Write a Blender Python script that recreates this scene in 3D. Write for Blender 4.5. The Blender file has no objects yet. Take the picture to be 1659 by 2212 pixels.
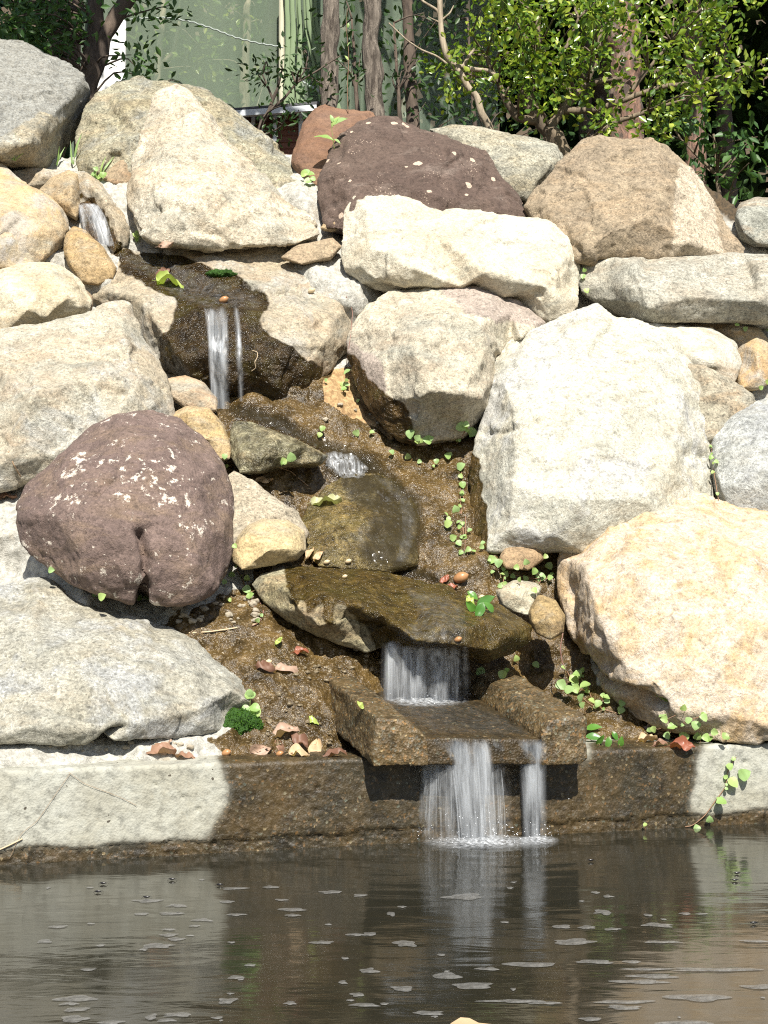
import bpy, bmesh, math, random
import numpy as np
from mathutils import Vector, Matrix, geometry

# ------------------------------------------------------------------ camera, sky, sun
scene = bpy.context.scene
COL = scene.collection
R = math.radians
F, CX, CY = 3100.0, 829.5, 1106.0          # focal length and centre of the 1659 x 2212 frame used to measure the photo
PITCH = math.atan((1300 - CY) / F)
CAMZ = 0.683
cam = bpy.data.cameras.new('camera'); camo = bpy.data.objects.new('camera', cam); COL.objects.link(camo)
cam.sensor_fit = 'HORIZONTAL'; cam.sensor_width = 36; cam.lens = 36 * F / 1659
cam.clip_start = 0.05; cam.clip_end = 400
camo.location = (0, 0, CAMZ); camo.rotation_euler = (R(90) + PITCH, 0, 0)
scene.camera = camo

SUN_EL, SUN_AZ = R(47), R(7)               # sun high, behind the viewer and a little to the right
w = bpy.data.worlds.new('World'); scene.world = w; w.use_nodes = True
sky = w.node_tree.nodes.new('ShaderNodeTexSky'); sky.sky_type = 'NISHITA'; sky.sun_disc = False
sky.sun_elevation = SUN_EL; sky.sun_rotation = math.pi - SUN_AZ
bg = w.node_tree.nodes['Background']; bg.inputs[1].default_value = 0.065
w.node_tree.links.new(sky.outputs[0], bg.inputs[0])
sun = bpy.data.lights.new('sun', 'SUN'); suno = bpy.data.objects.new('sun', sun); COL.objects.link(suno)
sun.energy = 5.0; sun.angle = R(0.5); sun.color = (1.0, 0.955, 0.87)
SUND = Vector((-math.sin(SUN_AZ) * math.cos(SUN_EL), math.cos(SUN_AZ) * math.cos(SUN_EL), -math.sin(SUN_EL)))
suno.rotation_euler = SUND.to_track_quat('-Z', 'Y').to_euler(); suno.location = (3, -10, 12)
vs = scene.view_settings
vs.view_transform = 'Standard'; vs.look = 'None'; vs.gamma = 1; vs.exposure = 0.80
scene.cycles.use_denoising = False; scene.cycles.filter_width = 1.15; scene.cycles.sample_clamp_indirect = 3.0; scene.cycles.sample_clamp_direct = 9.0
scene.cycles.transparent_max_bounces = 24; scene.cycles.max_bounces = 8

# ------------------------------------------------------------------ helpers
rng = np.random.default_rng(7); random.seed(7)
cP, sP = math.cos(PITCH), math.sin(PITCH)
def at(px, py, Y):
    """the world point at distance Y whose measured position in the photo is (px, py)"""
    u = (px - CX) / F; v = (CY - py) / F
    dy = cP - v * sP; dz = sP + v * cP
    t = Y / dy
    return np.array((u * t, Y, CAMZ + dz * t))
def proj(P):
    P = np.atleast_2d(P); x, y, z = P[:, 0], P[:, 1], P[:, 2] - CAMZ
    d = y * cP + z * sP; h = -y * sP + z * cP
    return np.stack((CX + F * x / d, CY - F * h / d), 1)
DT_Y = [-100, 90, 170, 300, 400, 540, 680, 870, 1050, 1230, 1400, 1500, 1640, 1760]
DT_D = [7.2, 6.9, 6.6, 6.25, 6.05, 5.82, 5.62, 5.35, 5.05, 4.80, 4.55, 4.40, 4.20, 4.1]
def slope_y(px, py):
    k = np.interp(py, [200, 1640], [0.10, 0.34])
    return np.interp(py, DT_Y, DT_D) + k * (px - CX) / 829.5

PERM = rng.permutation(256); PERM = np.concatenate((PERM, PERM, PERM))
GR = rng.normal(size=(256, 3)); GR /= np.linalg.norm(GR, axis=1)[:, None]
def pn(P):
    P = np.asarray(P, float); i = np.floor(P).astype(int); f = P - i; i &= 255
    u = f * f * f * (f * (f * 6 - 15) + 10); out = 0
    for dx in (0, 1):
        for dy in (0, 1):
            for dz in (0, 1):
                h = PERM[PERM[PERM[i[:, 0] + dx] + i[:, 1] + dy] + i[:, 2] + dz]
                d = f - (dx, dy, dz)
                wt = (u[:, 0] if dx else 1 - u[:, 0]) * (u[:, 1] if dy else 1 - u[:, 1]) * (u[:, 2] if dz else 1 - u[:, 2])
                out = out + wt * (GR[h] * d).sum(1)
    return out * 1.5
def fbm(P, octv=4, gain=0.5):
    P = np.asarray(P, float); s = 0; a = 1
    for k in range(octv):
        s = s + a * pn(P * 2.03 ** k + 17.3 * k); a *= gain
    return s
def facets(P, freq, seed):
    """tilted chips: every cell of the stone gets its own plane"""
    r = np.random.default_rng(seed); lo, hi = P.min(0), P.max(0)
    n = int(np.clip(np.prod((hi - lo) * freq + 1), 10, 420))
    C = lo + r.random((n, 3)) * (hi - lo); T = r.normal(size=(n, 3))
    W = P + 0.35 / freq * np.stack([pn(P * freq * 1.3 + 9 * k) for k in range(3)], 1)
    best = np.full(len(P), 1e9); idx = np.zeros(len(P), int)
    for k in range(n):
        d = ((W - C[k]) ** 2).sum(1); m = d < best; best[m] = d[m]; idx[m] = k
    return ((P - C[idx]) * T[idx]).sum(1) * freq
def inside(poly, q):
    poly = np.asarray(poly, float); x, y = q[:, 0], q[:, 1]; c = np.zeros(len(q), bool); j = len(poly) - 1
    for i in range(len(poly)):
        xi, yi = poly[i]; xj, yj = poly[j]
        if yi != yj:
            c ^= ((yi > y) != (yj > y)) & (x < (xj - xi) * (y - yi) / (yj - yi) + xi)
        j = i
    return c
def lap(V, E, it, lam=0.5):
    n = len(V); a, b = E[:, 0], E[:, 1]; deg = np.bincount(a, minlength=n) + np.bincount(b, minlength=n)
    deg = np.maximum(deg, 1); V = V.copy(); one = V.ndim == 1
    if one: V = V[:, None]
    for _ in range(it):
        S = np.stack([np.bincount(a, V[b, k], n) + np.bincount(b, V[a, k], n) for k in range(V.shape[1])], 1) / deg[:, None]
        V += lam * (S - V)
    return V[:, 0] if one else V

def tag(o, label=None, cat=None, group=None, kind=None):
    if label: o['label'] = label
    if cat: o['category'] = cat
    if group: o['group'] = group
    if kind: o['kind'] = kind
    return o
def link(name, me, mats, parent=None, loc=None):
    o = bpy.data.objects.new(name, me); COL.objects.link(o)
    for m in (mats if isinstance(mats, (list, tuple)) else [mats]): me.materials.append(m)
    if parent is not None: o.parent = parent
    if loc is not None: o.location = loc
    return o
def empty(name, loc):
    o = bpy.data.objects.new(name, None); COL.objects.link(o); o.location = loc; o.empty_display_size = 0.05
    return o
def mesh(name, V, Fc, smooth=True):
    me = bpy.data.meshes.new(name); me.from_pydata([tuple(map(float, v)) for v in V], [], [tuple(map(int, f)) for f in Fc]); me.update()
    if smooth: me.polygons.foreach_set('use_smooth', [True] * len(me.polygons))
    return me
def attr(me, name, vals):
    a = me.attributes.new(name, 'FLOAT', 'POINT'); a.data.foreach_set('value', np.asarray(vals, np.float32))
def getV(me):
    V = np.empty(len(me.vertices) * 3, np.float32); me.vertices.foreach_get('co', V); return V.reshape(-1, 3).astype(float)
def setV(me, V):
    me.vertices.foreach_set('co', np.asarray(V, np.float32).ravel()); me.update()
def getE(me):
    E = np.empty(len(me.edges) * 2, np.int32); me.edges.foreach_get('vertices', E); return E.reshape(-1, 2)
def getN(me):
    N = np.empty(len(me.vertices) * 3, np.float32); me.vertices.foreach_get('normal', N); return N.reshape(-1, 3).astype(float)
def remesh(me, voxel):
    o = bpy.data.objects.new('tmp', me); COL.objects.link(o)
    m = o.modifiers.new('r', 'REMESH'); m.mode = 'VOXEL'; m.voxel_size = voxel; m.use_smooth_shade = True
    dg = bpy.context.evaluated_depsgraph_get(); r = bpy.data.meshes.new_from_object(o.evaluated_get(dg))
    bpy.data.objects.remove(o); bpy.data.meshes.remove(me); r.materials.clear(); return r

class MB:
    """collects pieces that belong to ONE mesh"""
    def __init__(s): s.V = []; s.F = []; s.n = 0
    def add(s, V, Fc):
        s.V.append(np.asarray(V, float)); s.F += [tuple(i + s.n for i in f) for f in Fc]; s.n += len(V)
    def tube(s, pts, rad, sides=8, flat=1.0, noise=0.0, cap=True):
        pts = np.asarray(pts, float); n = len(pts); rad = np.broadcast_to(np.asarray(rad, float), (n,))
        T = np.gradient(pts, axis=0); T /= np.linalg.norm(T, axis=1)[:, None] + 1e-9
        ref = np.array((0.13, 1, 0.07)) if abs(T[0][1]) < 0.8 else np.array((1, 0.1, 0))
        V = []
        for k in range(n):
            a = np.cross(T[k], ref); a /= np.linalg.norm(a) + 1e-9; b = np.cross(T[k], a)
            for j in range(sides):
                t = 2 * math.pi * j / sides
                V.append(pts[k] + rad[k] * (math.cos(t) * a + flat * math.sin(t) * b))
        V = np.array(V)
        if noise: V = V + noise * np.stack([pn(V * 9 + 5 * k) for k in range(3)], 1)
        Fc = [(k * sides + j, k * sides + (j + 1) % sides, (k + 1) * sides + (j + 1) % sides, (k + 1) * sides + j) for k in range(n - 1) for j in range(sides)]
        if cap: Fc += [tuple(range(sides))[::-1], tuple((n - 1) * sides + j for j in range(sides))]
        s.add(V, Fc)
    def box(s, lo, hi, M=None):
        V = np.array([(x, y, z) for x in (lo[0], hi[0]) for y in (lo[1], hi[1]) for z in (lo[2], hi[2])], float)
        if M is not None: V = np.array([M @ Vector(v) for v in V])
        s.add(V, [(0, 1, 3, 2), (4, 6, 7, 5), (0, 4, 5, 1), (2, 3, 7, 6), (0, 2, 6, 4), (1, 5, 7, 3)])
    def build(s, name, mat, parent=None, origin=None, smooth=True):
        V = np.concatenate(s.V); loc = None
        if origin is not None: V = V - np.asarray(origin); loc = origin
        elif parent is not None: V = V - np.asarray(parent.location)
        return link(name, mesh(name, V, s.F, smooth), mat, parent, loc if parent is None else None)
def smoothpath(pts, n):
    pts = np.asarray(pts, float); d = np.r_[0, np.cumsum(np.linalg.norm(np.diff(pts, axis=0), axis=1))]
    t = np.linspace(0, d[-1], n); Q = np.stack([np.interp(t, d, pts[:, k]) for k in range(pts.shape[1])], 1)
    for _ in range(max(1, n // 8)):
        Q[1:-1] = 0.25 * Q[:-2] + 0.5 * Q[1:-1] + 0.25 * Q[2:]
    return Q

# ------------------------------------------------------------------ materials
class NT:
    def __init__(s, name):
        s.m = bpy.data.materials.new(name); s.m.use_nodes = True; s.t = s.m.node_tree; s.N = s.t.nodes
        s.b = s.N['Principled BSDF']; s.out = s.N['Material Output']
    def n(s, typ, **kw):
        nd = s.N.new('ShaderNode' + typ)
        for k, v in kw.items():
            if k.startswith('i_'):
                k2 = k[2:]; sock = nd.inputs[int(k2)] if k2.isdigit() else nd.inputs[k2.replace('_', ' ')]
                s.put(sock, v)
            else: setattr(nd, k, v)
        return nd
    def put(s, sock, v):
        if isinstance(v, bpy.types.NodeSocket): s.t.links.new(v, sock)
        elif isinstance(v, bpy.types.Node): s.t.links.new(v.outputs[0], sock)
        else:
            if isinstance(v, tuple) and len(v) == 3 and sock.type == 'RGBA': v = (*v, 1)
            sock.default_value = v
    def coord(s, scale=(1, 1, 1), off=(0, 0, 0), rot=(0, 0, 0)):
        tc = s.n('TexCoord'); mp = s.n('Mapping', i_Location=off, i_Scale=scale, i_Rotation=rot); s.put(mp.inputs[0], tc.outputs['Object']); return mp
    def noise(s, vec, scale, detail=4, rough=0.55, dist=0.0):
        return s.n('TexNoise', i_Vector=vec, i_Scale=scale, i_Detail=detail, i_Roughness=rough, i_Distortion=dist).outputs[0]
    def ramp(s, v, stops):
        r = s.n('ValToRGB', i_0=v); e = r.color_ramp.elements
        while len(e) < len(stops): e.new(0.5)
        for k, (p, c) in enumerate(stops):
            e[k].position = p; e[k].color = (c, c, c, 1) if not isinstance(c, tuple) else (*c, 1)
        return r.outputs[0]
    def mix(s, fac, a, b, mode='MIX'):
        m = s.n('MixRGB', blend_type=mode); s.put(m.inputs[0], fac); s.put(m.inputs[1], a); s.put(m.inputs[2], b); return m.outputs[0]
    def math(s, op, a, b=0.0):
        m = s.n('Math', operation=op); s.put(m.inputs[0], a); s.put(m.inputs[1], b); return m.outputs[0]
    def bump(s, h, dist, strength=1.0, prev=None):
        b = s.n('Bump', i_Height=h, i_Distance=dist, i_Strength=strength)
        if prev is not None: s.put(b.inputs['Normal'], prev)
        return b.outputs[0]
    def attr(s, name):
        return s.n('Attribute', attribute_name=name).outputs['Fac']
    def set(s, **kw):
        for k, v in kw.items(): s.put(s.b.inputs[k.replace('_', ' ')], v)
        return s.m

def rock_mat(name, A, B, stain=(0.40, 0.27, 0.15), stain_at=0.585, grey=None, lichen=None, lichen_at=0.6, grain=0.5, vein=None, seed=0, wet=(0.078, 0.053, 0.022), scale=1.0, band=0.0, alt=None, mode='fleck'):
    t = NT(name); r = random.Random(name + str(seed)); off = (r.uniform(0, 50), r.uniform(0, 50), r.uniform(0, 50))
    c = t.coord((scale, scale, scale * (1 + band)), off)
    big = t.noise(c, 3.2, 6, 0.62, 0.4)
    col = t.mix(t.ramp(big, [(0.36, 0.0), (0.64, 1.0)]), A, B)
    cs = t.coord((scale, scale * 1.2, scale * 2.6), off[::-1], (r.uniform(-.6, .6), r.uniform(-.9, .9), 0))
    lum = sum(A) / 3
    if lum > .3 and not vein:
        gg = t.noise(cs, 3.6, 9, 0.7, 0.5); m_ = (A[0] + B[0]) / 2
        col = t.mix(t.ramp(gg, [(0.50, 0.0), (0.64, 0.75)]), col, (m_ * .66, m_ * .66, m_ * .56))
        col = t.mix(t.ramp(gg, [(0.33, 0.8), (0.44, 0.0)]), col, (min(.85, A[0] * 1.22), min(.82, A[1] * 1.22), min(.78, A[2] * 1.24)))
    st = t.noise(cs, 4.6, 9, 0.7, 0.6)
    col = t.mix(t.math('MULTIPLY', t.ramp(st, [(stain_at - 0.12, 0.0), (stain_at + 0.07, 1.0)]), 0.7), col, stain)
    if grey:
        g = t.noise(t.coord((scale,) * 3, (off[1], off[2], off[0])), 4.5, 8, 0.66, 0.5)
        col = t.mix(t.ramp(g, [(0.50, 0.0), (0.62, 0.85)]), col, grey)
    if vein:
        v = t.noise(t.coord((scale,) * 3, (off[2], off[0], off[1])), 4.5, 9, 0.72, 0.5)
        v = t.math('ABSOLUTE', t.math('SUBTRACT', v, 0.5))
        col = t.mix(t.ramp(v, [(0.0, 0.6), (0.06, 0.25), (0.13, 0.0)]), col, vein)
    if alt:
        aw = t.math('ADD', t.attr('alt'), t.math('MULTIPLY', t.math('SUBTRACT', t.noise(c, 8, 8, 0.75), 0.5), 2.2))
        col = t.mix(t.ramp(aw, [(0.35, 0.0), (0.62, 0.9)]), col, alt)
    mid = t.noise(c, 38, 6, 0.74)
    col = t.mix(1.0, col, t.ramp(t.noise(c, 13, 7, 0.7), [(0.34, 1 - 0.50 * grain), (0.52, 1.0), (0.7, 1 + 0.15 * grain)]), 'MULTIPLY')
    col = t.mix(1.0, col, t.ramp(mid, [(0.34, 1 - 0.85 * grain), (0.47, 1 - .12 * grain), (0.56, 1.0), (0.70, 1 + 0.25 * grain)]), 'MULTIPLY')
    net = t.noise(c, 62, 4, 0.65, 1.5); net = t.math('ABSOLUTE', t.math('SUBTRACT', net, 0.5))
    col = t.mix(t.ramp(net, [(0.0, min(1, 1.1 * grain)), (0.03, 0.5 * grain), (0.07, 0.0)]), col, tuple(x * 0.40 for x in B))
    vo = t.n('TexVoronoi', i_Vector=c, i_Scale=150.0); gv = t.n('SeparateColor', i_0=vo.outputs['Color']).outputs[0]
    col = t.mix(1.0, col, t.ramp(gv, [(0.0, 1 - 0.72 * grain), (0.3, 1 - 0.14 * grain), (0.75, 1.0), (1.0, 1 + 0.30 * grain)]), 'MULTIPLY')
    crack = t.n('TexVoronoi', feature='DISTANCE_TO_EDGE', i_Vector=t.mix(0.12, c, t.n('TexNoise', i_Vector=c, i_Scale=14.0).outputs[1], 'ADD'), i_Scale=26.0).outputs[0]
    ck = t.math('MULTIPLY', t.ramp(crack, [(0.0, 1.0), (0.05, 0.0)]), t.ramp(t.noise(c, 9, 3), [(0.5, 0.0), (0.62, 0.55 * grain)]))
    col = t.mix(ck, col, tuple(x * 0.45 for x in A))
    if lichen and mode == 'spot':
        lv = t.n('TexVoronoi', i_Vector=t.mix(0.02, c, t.n('TexNoise', i_Vector=c, i_Scale=40.0, i_Detail=4.0).outputs[1], 'ADD'), i_Scale=13.0); rs = t.n('SeparateColor', i_0=lv.outputs['Color'])
        spot = t.math('LESS_THAN', lv.outputs['Distance'], t.math('MULTIPLY', t.ramp(rs.outputs[1], [(0.50, 0.0), (0.51, .4), (1.0, 1.0)]), 0.24))
        dots = t.math('LESS_THAN', t.n('TexVoronoi', i_Vector=c, i_Scale=85.0).outputs['Distance'], t.math('MULTIPLY', t.ramp(t.noise(c, 8, 4), [(0.5, 0.0), (0.75, 1.0)]), 0.4))
        col = t.mix(t.math('MULTIPLY', t.math('MAXIMUM', spot, t.math('MULTIPLY', dots, .6)), 0.85), col, lichen)
    elif lichen:
        fl = t.noise(c, 24, 8, 0.75, 0.1); big2 = t.noise(c, 5.0, 4, 0.6)
        th = t.math('ADD', fl, t.math('MULTIPLY', t.math('SUBTRACT', big2, 0.5), 0.55))
        f1 = t.ramp(th, [(lichen_at + .005, 0.0), (lichen_at + .03, 1.0)])
        sp = t.ramp(t.noise(c, 75, 3, 0.6), [(0.69, 0.0), (0.72, 0.9)])
        col = t.mix(t.math('MULTIPLY', t.math('MAXIMUM', f1, sp), 0.9), col, lichen)
    wa = t.attr('wet'); wn = t.math('ADD', wa, t.math('MULTIPLY', t.math('SUBTRACT', mid, 0.5), 0.7))
    wf = t.ramp(wn, [(0.30, 0.0), (0.42, 0.4), (0.62, 1.0)])
    wetc = t.mix(1.0, t.mix(0.25, col, (0.5, 0.45, 0.36)), tuple(2.2 * x for x in wet), 'MULTIPLY')
    wetc = t.mix(1.0, wetc, t.ramp(t.noise(c, 24, 8, 0.76, 0.5), [(0.34, 0.22), (0.47, 0.75), (0.56, 1.15), (0.68, 2.1)]), 'MULTIPLY')
    alg = t.ramp(t.noise(c, 9, 8, 0.74), [(0.50, 0.0), (0.66, 0.55)])
    wetc = t.mix(alg, wetc, (0.070, 0.056, 0.012))
    col = t.mix(wf, col, wetc)
    rough = t.mix(wf, (0.88, 0.88, 0.88), t.ramp(mid, [(0.35, 0.10), (0.65, 0.34)]))
    fine = t.noise(c, 120, 5, 0.7)
    nb = t.bump(mid, 0.013, 0.55); nb = t.bump(fine, 0.007, 0.7, nb); nb = t.bump(net, 0.008, 0.25, nb)
    wg = t.n('Bump', i_Height=t.noise(c, 45, 3, 0.55), i_Distance=0.03); t.put(wg.inputs['Strength'], t.math('MULTIPLY', wf, 0.6)); t.put(wg.inputs['Normal'], nb); nb = wg.outputs[0]
    return t.set(Base_Color=col, Roughness=rough, Normal=nb, **{'Specular_IOR_Level': 0.35})

def simple_mat(name, colA, colB, scale=20, rough=0.7, bump=0.0, detail=5, stretch=(1, 1, 1), trans=0.0, spec=0.4):
    t = NT(name); c = t.coord(stretch); n = t.noise(c, scale, detail, 0.65)
    kw = dict(Base_Color=t.mix(t.ramp(n, [(0.35, 0.0), (0.65, 1.0)]), colA, colB), Roughness=rough)
    kw['Specular_IOR_Level'] = spec
    if bump: kw['Normal'] = t.bump(n, bump)
    return t.set(**kw)

def leaf_mat(name, cols, rough=0.45, trans=0.35, spec=0.5):
    """each leaf island gets its own shade; light shows through"""
    t = NT(name); g = t.n('NewGeometry').outputs['Random Per Island']
    e = [(k / max(1, len(cols) - 1), c) for k, c in enumerate(cols)]
    col = t.ramp(g, e); t.set(Base_Color=col, Roughness=rough, **{'Specular_IOR_Level': spec})
    if trans:
        tr = t.n('BsdfTranslucent', i_Color=t.mix(1.0, col, (1.15, 1.25, 0.6), 'MULTIPLY')); mx = t.n('MixShader', i_0=trans)
        t.put(mx.inputs[1], t.b.outputs[0]); t.put(mx.inputs[2], tr.outputs[0]); t.put(t.out.inputs[0], mx.outputs[0])
    return t.m

def concrete_mat(name, pebble=0.5, wet_only=False, tone=1.0):
    t = NT(name); c = t.coord()
    big = t.noise(c, 4, 7, 0.65, 0.4)
    col = t.mix(t.ramp(big, [(0.36, 0.0), (0.64, 1.0)]), (0.38, 0.38, 0.33), (0.31, 0.297, 0.235))
    col = t.mix(t.ramp(t.noise(c, 9, 6, 0.7), [(0.55, 0.0), (0.72, 0.6)]), col, (0.43, 0.44, 0.39))
    col = t.mix(1.0, col, t.ramp(t.noise(c, 34, 6, 0.75), [(0.36, 0.62), (0.5, 1.0), (0.7, 1.1)]), 'MULTIPLY')
    col = t.mix(t.ramp(t.noise(c, 60, 4, 0.7), [(0.62, 0.0), (0.72, 0.5)]), col, (0.30, 0.26, 0.19))
    pv = t.n('TexVoronoi', i_Vector=t.mix(0.02, c, t.n('TexNoise', i_Vector=c, i_Scale=60.0).outputs[1], 'ADD'), i_Scale=26.0); pr = t.n('SeparateColor', i_0=pv.outputs['Color'])
    hole = t.math('LESS_THAN', pv.outputs['Distance'], t.math('MULTIPLY', t.ramp(pr.outputs[1], [(0.62, 0.0), (0.66, 0.4), (1.0, 1.0)]), 0.14)); col = t.mix(hole, col, (0.07, 0.06, 0.045))
    vo = t.n('TexVoronoi', i_Vector=c, i_Scale=150.0); sc = t.n('SeparateColor', i_0=vo.outputs['Color'])
    peb = t.ramp(sc.outputs[0], [(0.0, (0.10, 0.075, 0.04)), (0.45, (0.13, 0.085, 0.04)), (0.62, (0.10, 0.10, 0.08)), (0.84, (0.24, 0.13, 0.045)), (0.94, (0.14, 0.165, 0.13)), (1.0, (0.42, 0.31, 0.16))])
    grime = t.ramp(t.noise(c, 5, 7, 0.68, 0.3), [(0.38, (0.088, 0.059, 0.024)), (0.62, (0.046, 0.038, 0.022))])
    show = t.math('GREATER_THAN', sc.outputs[1], 1 - pebble)
    wetc = t.mix(t.math('MULTIPLY', show, 0.6), grime, peb)
    wetc = t.mix(1.0, wetc, t.ramp(t.noise(c, 22, 6, 0.72), [(0.36, 0.45), (0.5, 0.95), (0.7, 1.25)]), 'MULTIPLY')
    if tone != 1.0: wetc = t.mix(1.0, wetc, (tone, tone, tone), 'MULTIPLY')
    if wet_only: col, wf = wetc, 1.0
    else:
        wn = t.math('ADD', t.attr('wet'), t.math('MULTIPLY', t.math('SUBTRACT', t.noise(c, 30, 5, 0.7), 0.5), 0.4))
        wf = t.ramp(wn, [(0.18, 0.0), (0.40, 0.40), (0.52, 0.8), (0.75, 1.0)]); col = t.mix(wf, col, wetc)
    fine = t.noise(c, 110, 5, 0.75)
    nb = t.bump(fine, 0.004, 0.6); nb = t.bump(vo.outputs['Distance'], 0.004, 0.5 if wet_only else 0.25, nb)
    rough = t.mix(wf, (0.9, 0.9, 0.9), t.ramp(fine, [(0.35, 0.25), (0.65, 0.6)]))
    return t.set(Base_Color=col, Roughness=rough, Normal=nb, **{'Specular_IOR_Level': 0.4})

def ground_mat():
    t = NT('earth and mortar'); c = t.coord()
    n1 = t.noise(c, 6, 8, 0.7, 0.3); n2 = t.noise(c, 45, 6, 0.75)
    mort = t.mix(t.ramp(n2, [(0.35, 0.0), (0.6, 1.0)]), (0.27, 0.26, 0.225), (0.54, 0.525, 0.47))
    mort = t.mix(t.ramp(n1, [(0.55, 0.0), (0.7, 0.5)]), mort, (0.40, 0.31, 0.20))
    vo = t.n('TexVoronoi', i_Vector=c, i_Scale=210.0); sc = t.n('SeparateColor', i_0=vo.outputs['Color'])
    soil = t.mix(t.ramp(n1, [(0.38, 0.0), (0.62, 1.0)]), (0.046, 0.030, 0.010), (0.112, 0.071, 0.023))
    soil = t.mix(t.math('MULTIPLY', t.math('GREATER_THAN', sc.outputs[1], 0.6), 0.5), soil, t.ramp(sc.outputs[0], [(0, (0.05, 0.035, 0.02)), (0.5, (0.12, 0.08, 0.04)), (0.8, (0.24, 0.16, 0.07)), (1, (0.42, 0.36, 0.25))]))
    sand = t.mix(t.ramp(n2, [(0.4, 0.0), (0.62, 1.0)]), (0.26, 0.155, 0.07), (0.55, 0.38, 0.19))
    jag = t.math('MULTIPLY', t.math('SUBTRACT', n2, 0.5), 0.7)
    soil = t.mix(1.0, soil, t.ramp(t.noise(c, 12, 9, 0.78), [(0.36, 0.45), (0.48, 0.9), (0.56, 1.1), (0.68, 1.55)]), 'MULTIPLY')
    fs = t.ramp(t.math('ADD', t.attr('soil'), jag), [(0.42, 0.0), (0.56, 1.0)])
    fd = t.ramp(t.math('ADD', t.attr('sand'), jag), [(0.42, 0.0), (0.56, 1.0)])
    ff = t.attr('forest')
    col = t.mix(fs, mort, soil); col = t.mix(fd, col, sand)
    col = t.mix(ff, col, t.mix(t.ramp(n2, [(0.4, 0.0), (0.6, 1.0)]), (0.045, 0.034, 0.02), (0.11, 0.075, 0.04)))
    fl = t.attr('flow'); col = t.mix(fl, col, t.mix(1.0, col, (0.50, 0.48, 0.42), 'MULTIPLY'))
    wetf = t.math('MULTIPLY', fs, t.math('SUBTRACT', 1.0, fd))
    rough = t.mix(wetf, (0.9, 0.9, 0.9), t.ramp(n2, [(0.35, 0.10), (0.65, 0.36)]))
    bh = t.mix(wetf, n2, t.math('MULTIPLY', n2, 0.4)); nb = t.bump(bh, 0.020, 0.7); nb = t.bump(vo.outputs['Distance'], 0.002, 0.15, nb)
    rough = t.mix(fl, rough, (0.10, 0.10, 0.10))
    wg = t.n('Bump', i_Height=t.noise(c, 26, 3, 0.55), i_Distance=0.025); t.put(wg.inputs['Strength'], t.math('MULTIPLY', wetf, 0.6)); t.put(wg.inputs['Normal'], nb); nb = wg.outputs[0]
    return t.set(Base_Color=col, Roughness=rough, Normal=nb, **{'Specular_IOR_Level': 0.45})

def fall_mat(name, dens, streak=60):
    t = NT(name); c = t.coord((streak, streak, 3.0)); n = t.noise(c, 1.0, 5, 0.65)
    c2 = t.coord((180, 180, 40)); n2 = t.noise(c2, 1.0, 3, 0.6)
    a = t.math('MULTIPLY', t.ramp(n, [(0.34, 0.04), (0.50, 0.38), (0.70, 1.15)]), dens)
    a = t.math('ADD', a, t.math('MULTIPLY', t.ramp(n2, [(0.62, 0.0), (0.74, 1.0)]), dens * 0.4))
    a = t.math('MULTIPLY', a, t.attr('fade'))
    t.set(Base_Color=(0.80, 0.83, 0.86), Roughness=0.25, **{'Specular_IOR_Level': 0.6})
    tl = t.n('BsdfTranslucent', i_Color=(0.75, 0.78, 0.8)); m1 = t.n('MixShader', i_0=0.35); t.put(m1.inputs[1], t.b.outputs[0]); t.put(m1.inputs[2], tl.outputs[0])
    tp = t.n('BsdfTransparent'); mx = t.n('MixShader', i_0=a)
    t.put(mx.inputs[1], tp.outputs[0]); t.put(mx.inputs[2], m1.outputs[0]); t.put(t.out.inputs[0], mx.outputs[0])
    return t.m

def bark_mat(name, A, B, C=None, scale=1.0, bump=0.012):
    t = NT(name); c = t.coord((26 * scale, 26 * scale, 5 * scale)); n = t.noise(c, 1.0, 8, 0.7, 0.6)
    col = t.mix(t.ramp(n, [(0.40, 0.0), (0.62, 1.0)]), A, B)
    if C: col = t.mix(t.ramp(t.noise(t.coord(), 7, 6, 0.7), [(0.52, 0.0), (0.64, 0.8)]), col, C)
    return t.set(Base_Color=col, Roughness=0.85, Normal=t.bump(n, bump, 0.9))

def net_mat():
    t = NT('green netting'); c = t.coord(); n = t.noise(t.coord((3, 3, 0.5)), 1.0, 4, 0.6)
    col = t.mix(t.ramp(n, [(0.35, 0.0), (0.65, 1.0)]), (0.30, 0.385, 0.285), (0.36, 0.44, 0.33))
    d = t.n('BsdfDiffuse', i_Color=col); tl = t.n('BsdfTranslucent', i_Color=col); m1 = t.n('MixShader', i_0=0.3)
    t.put(m1.inputs[1], d.outputs[0]); t.put(m1.inputs[2], tl.outputs[0])
    tp = t.n('BsdfTransparent'); mx = t.n('MixShader', i_0=t.ramp(t.noise(c, 240, 2), [(0.3, 0.40), (0.7, 0.60)]))
    t.put(mx.inputs[1], tp.outputs[0]); t.put(mx.inputs[2], m1.outputs[0]); t.put(t.out.inputs[0], mx.outputs[0]); return t.m

def water_mat():
    t = NT('pond water'); c = t.coord((1.0, 2.4, 1)); n = t.noise(c, 5.0, 3, 0.5, 0.6); n2 = t.noise(t.coord((1.4, 9, 1)), 6.0, 3, 0.55, 0.4)
    mud = t.noise(t.coord((1, 2, 1)), 2.0, 5, 0.6, 0.8)
    nb = t.bump(n, 0.009, 0.22); nb = t.bump(n2, 0.003, 0.10, nb)
    return t.set(Base_Color=t.mix(t.ramp(mud, [(0.35, 0.0), (0.65, 1.0)]), (0.017, 0.0165, 0.011), (0.024, 0.022, 0.015)), Roughness=0.085, Normal=nb, IOR=1.33, **{'Specular_IOR_Level': 0.5})

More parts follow.
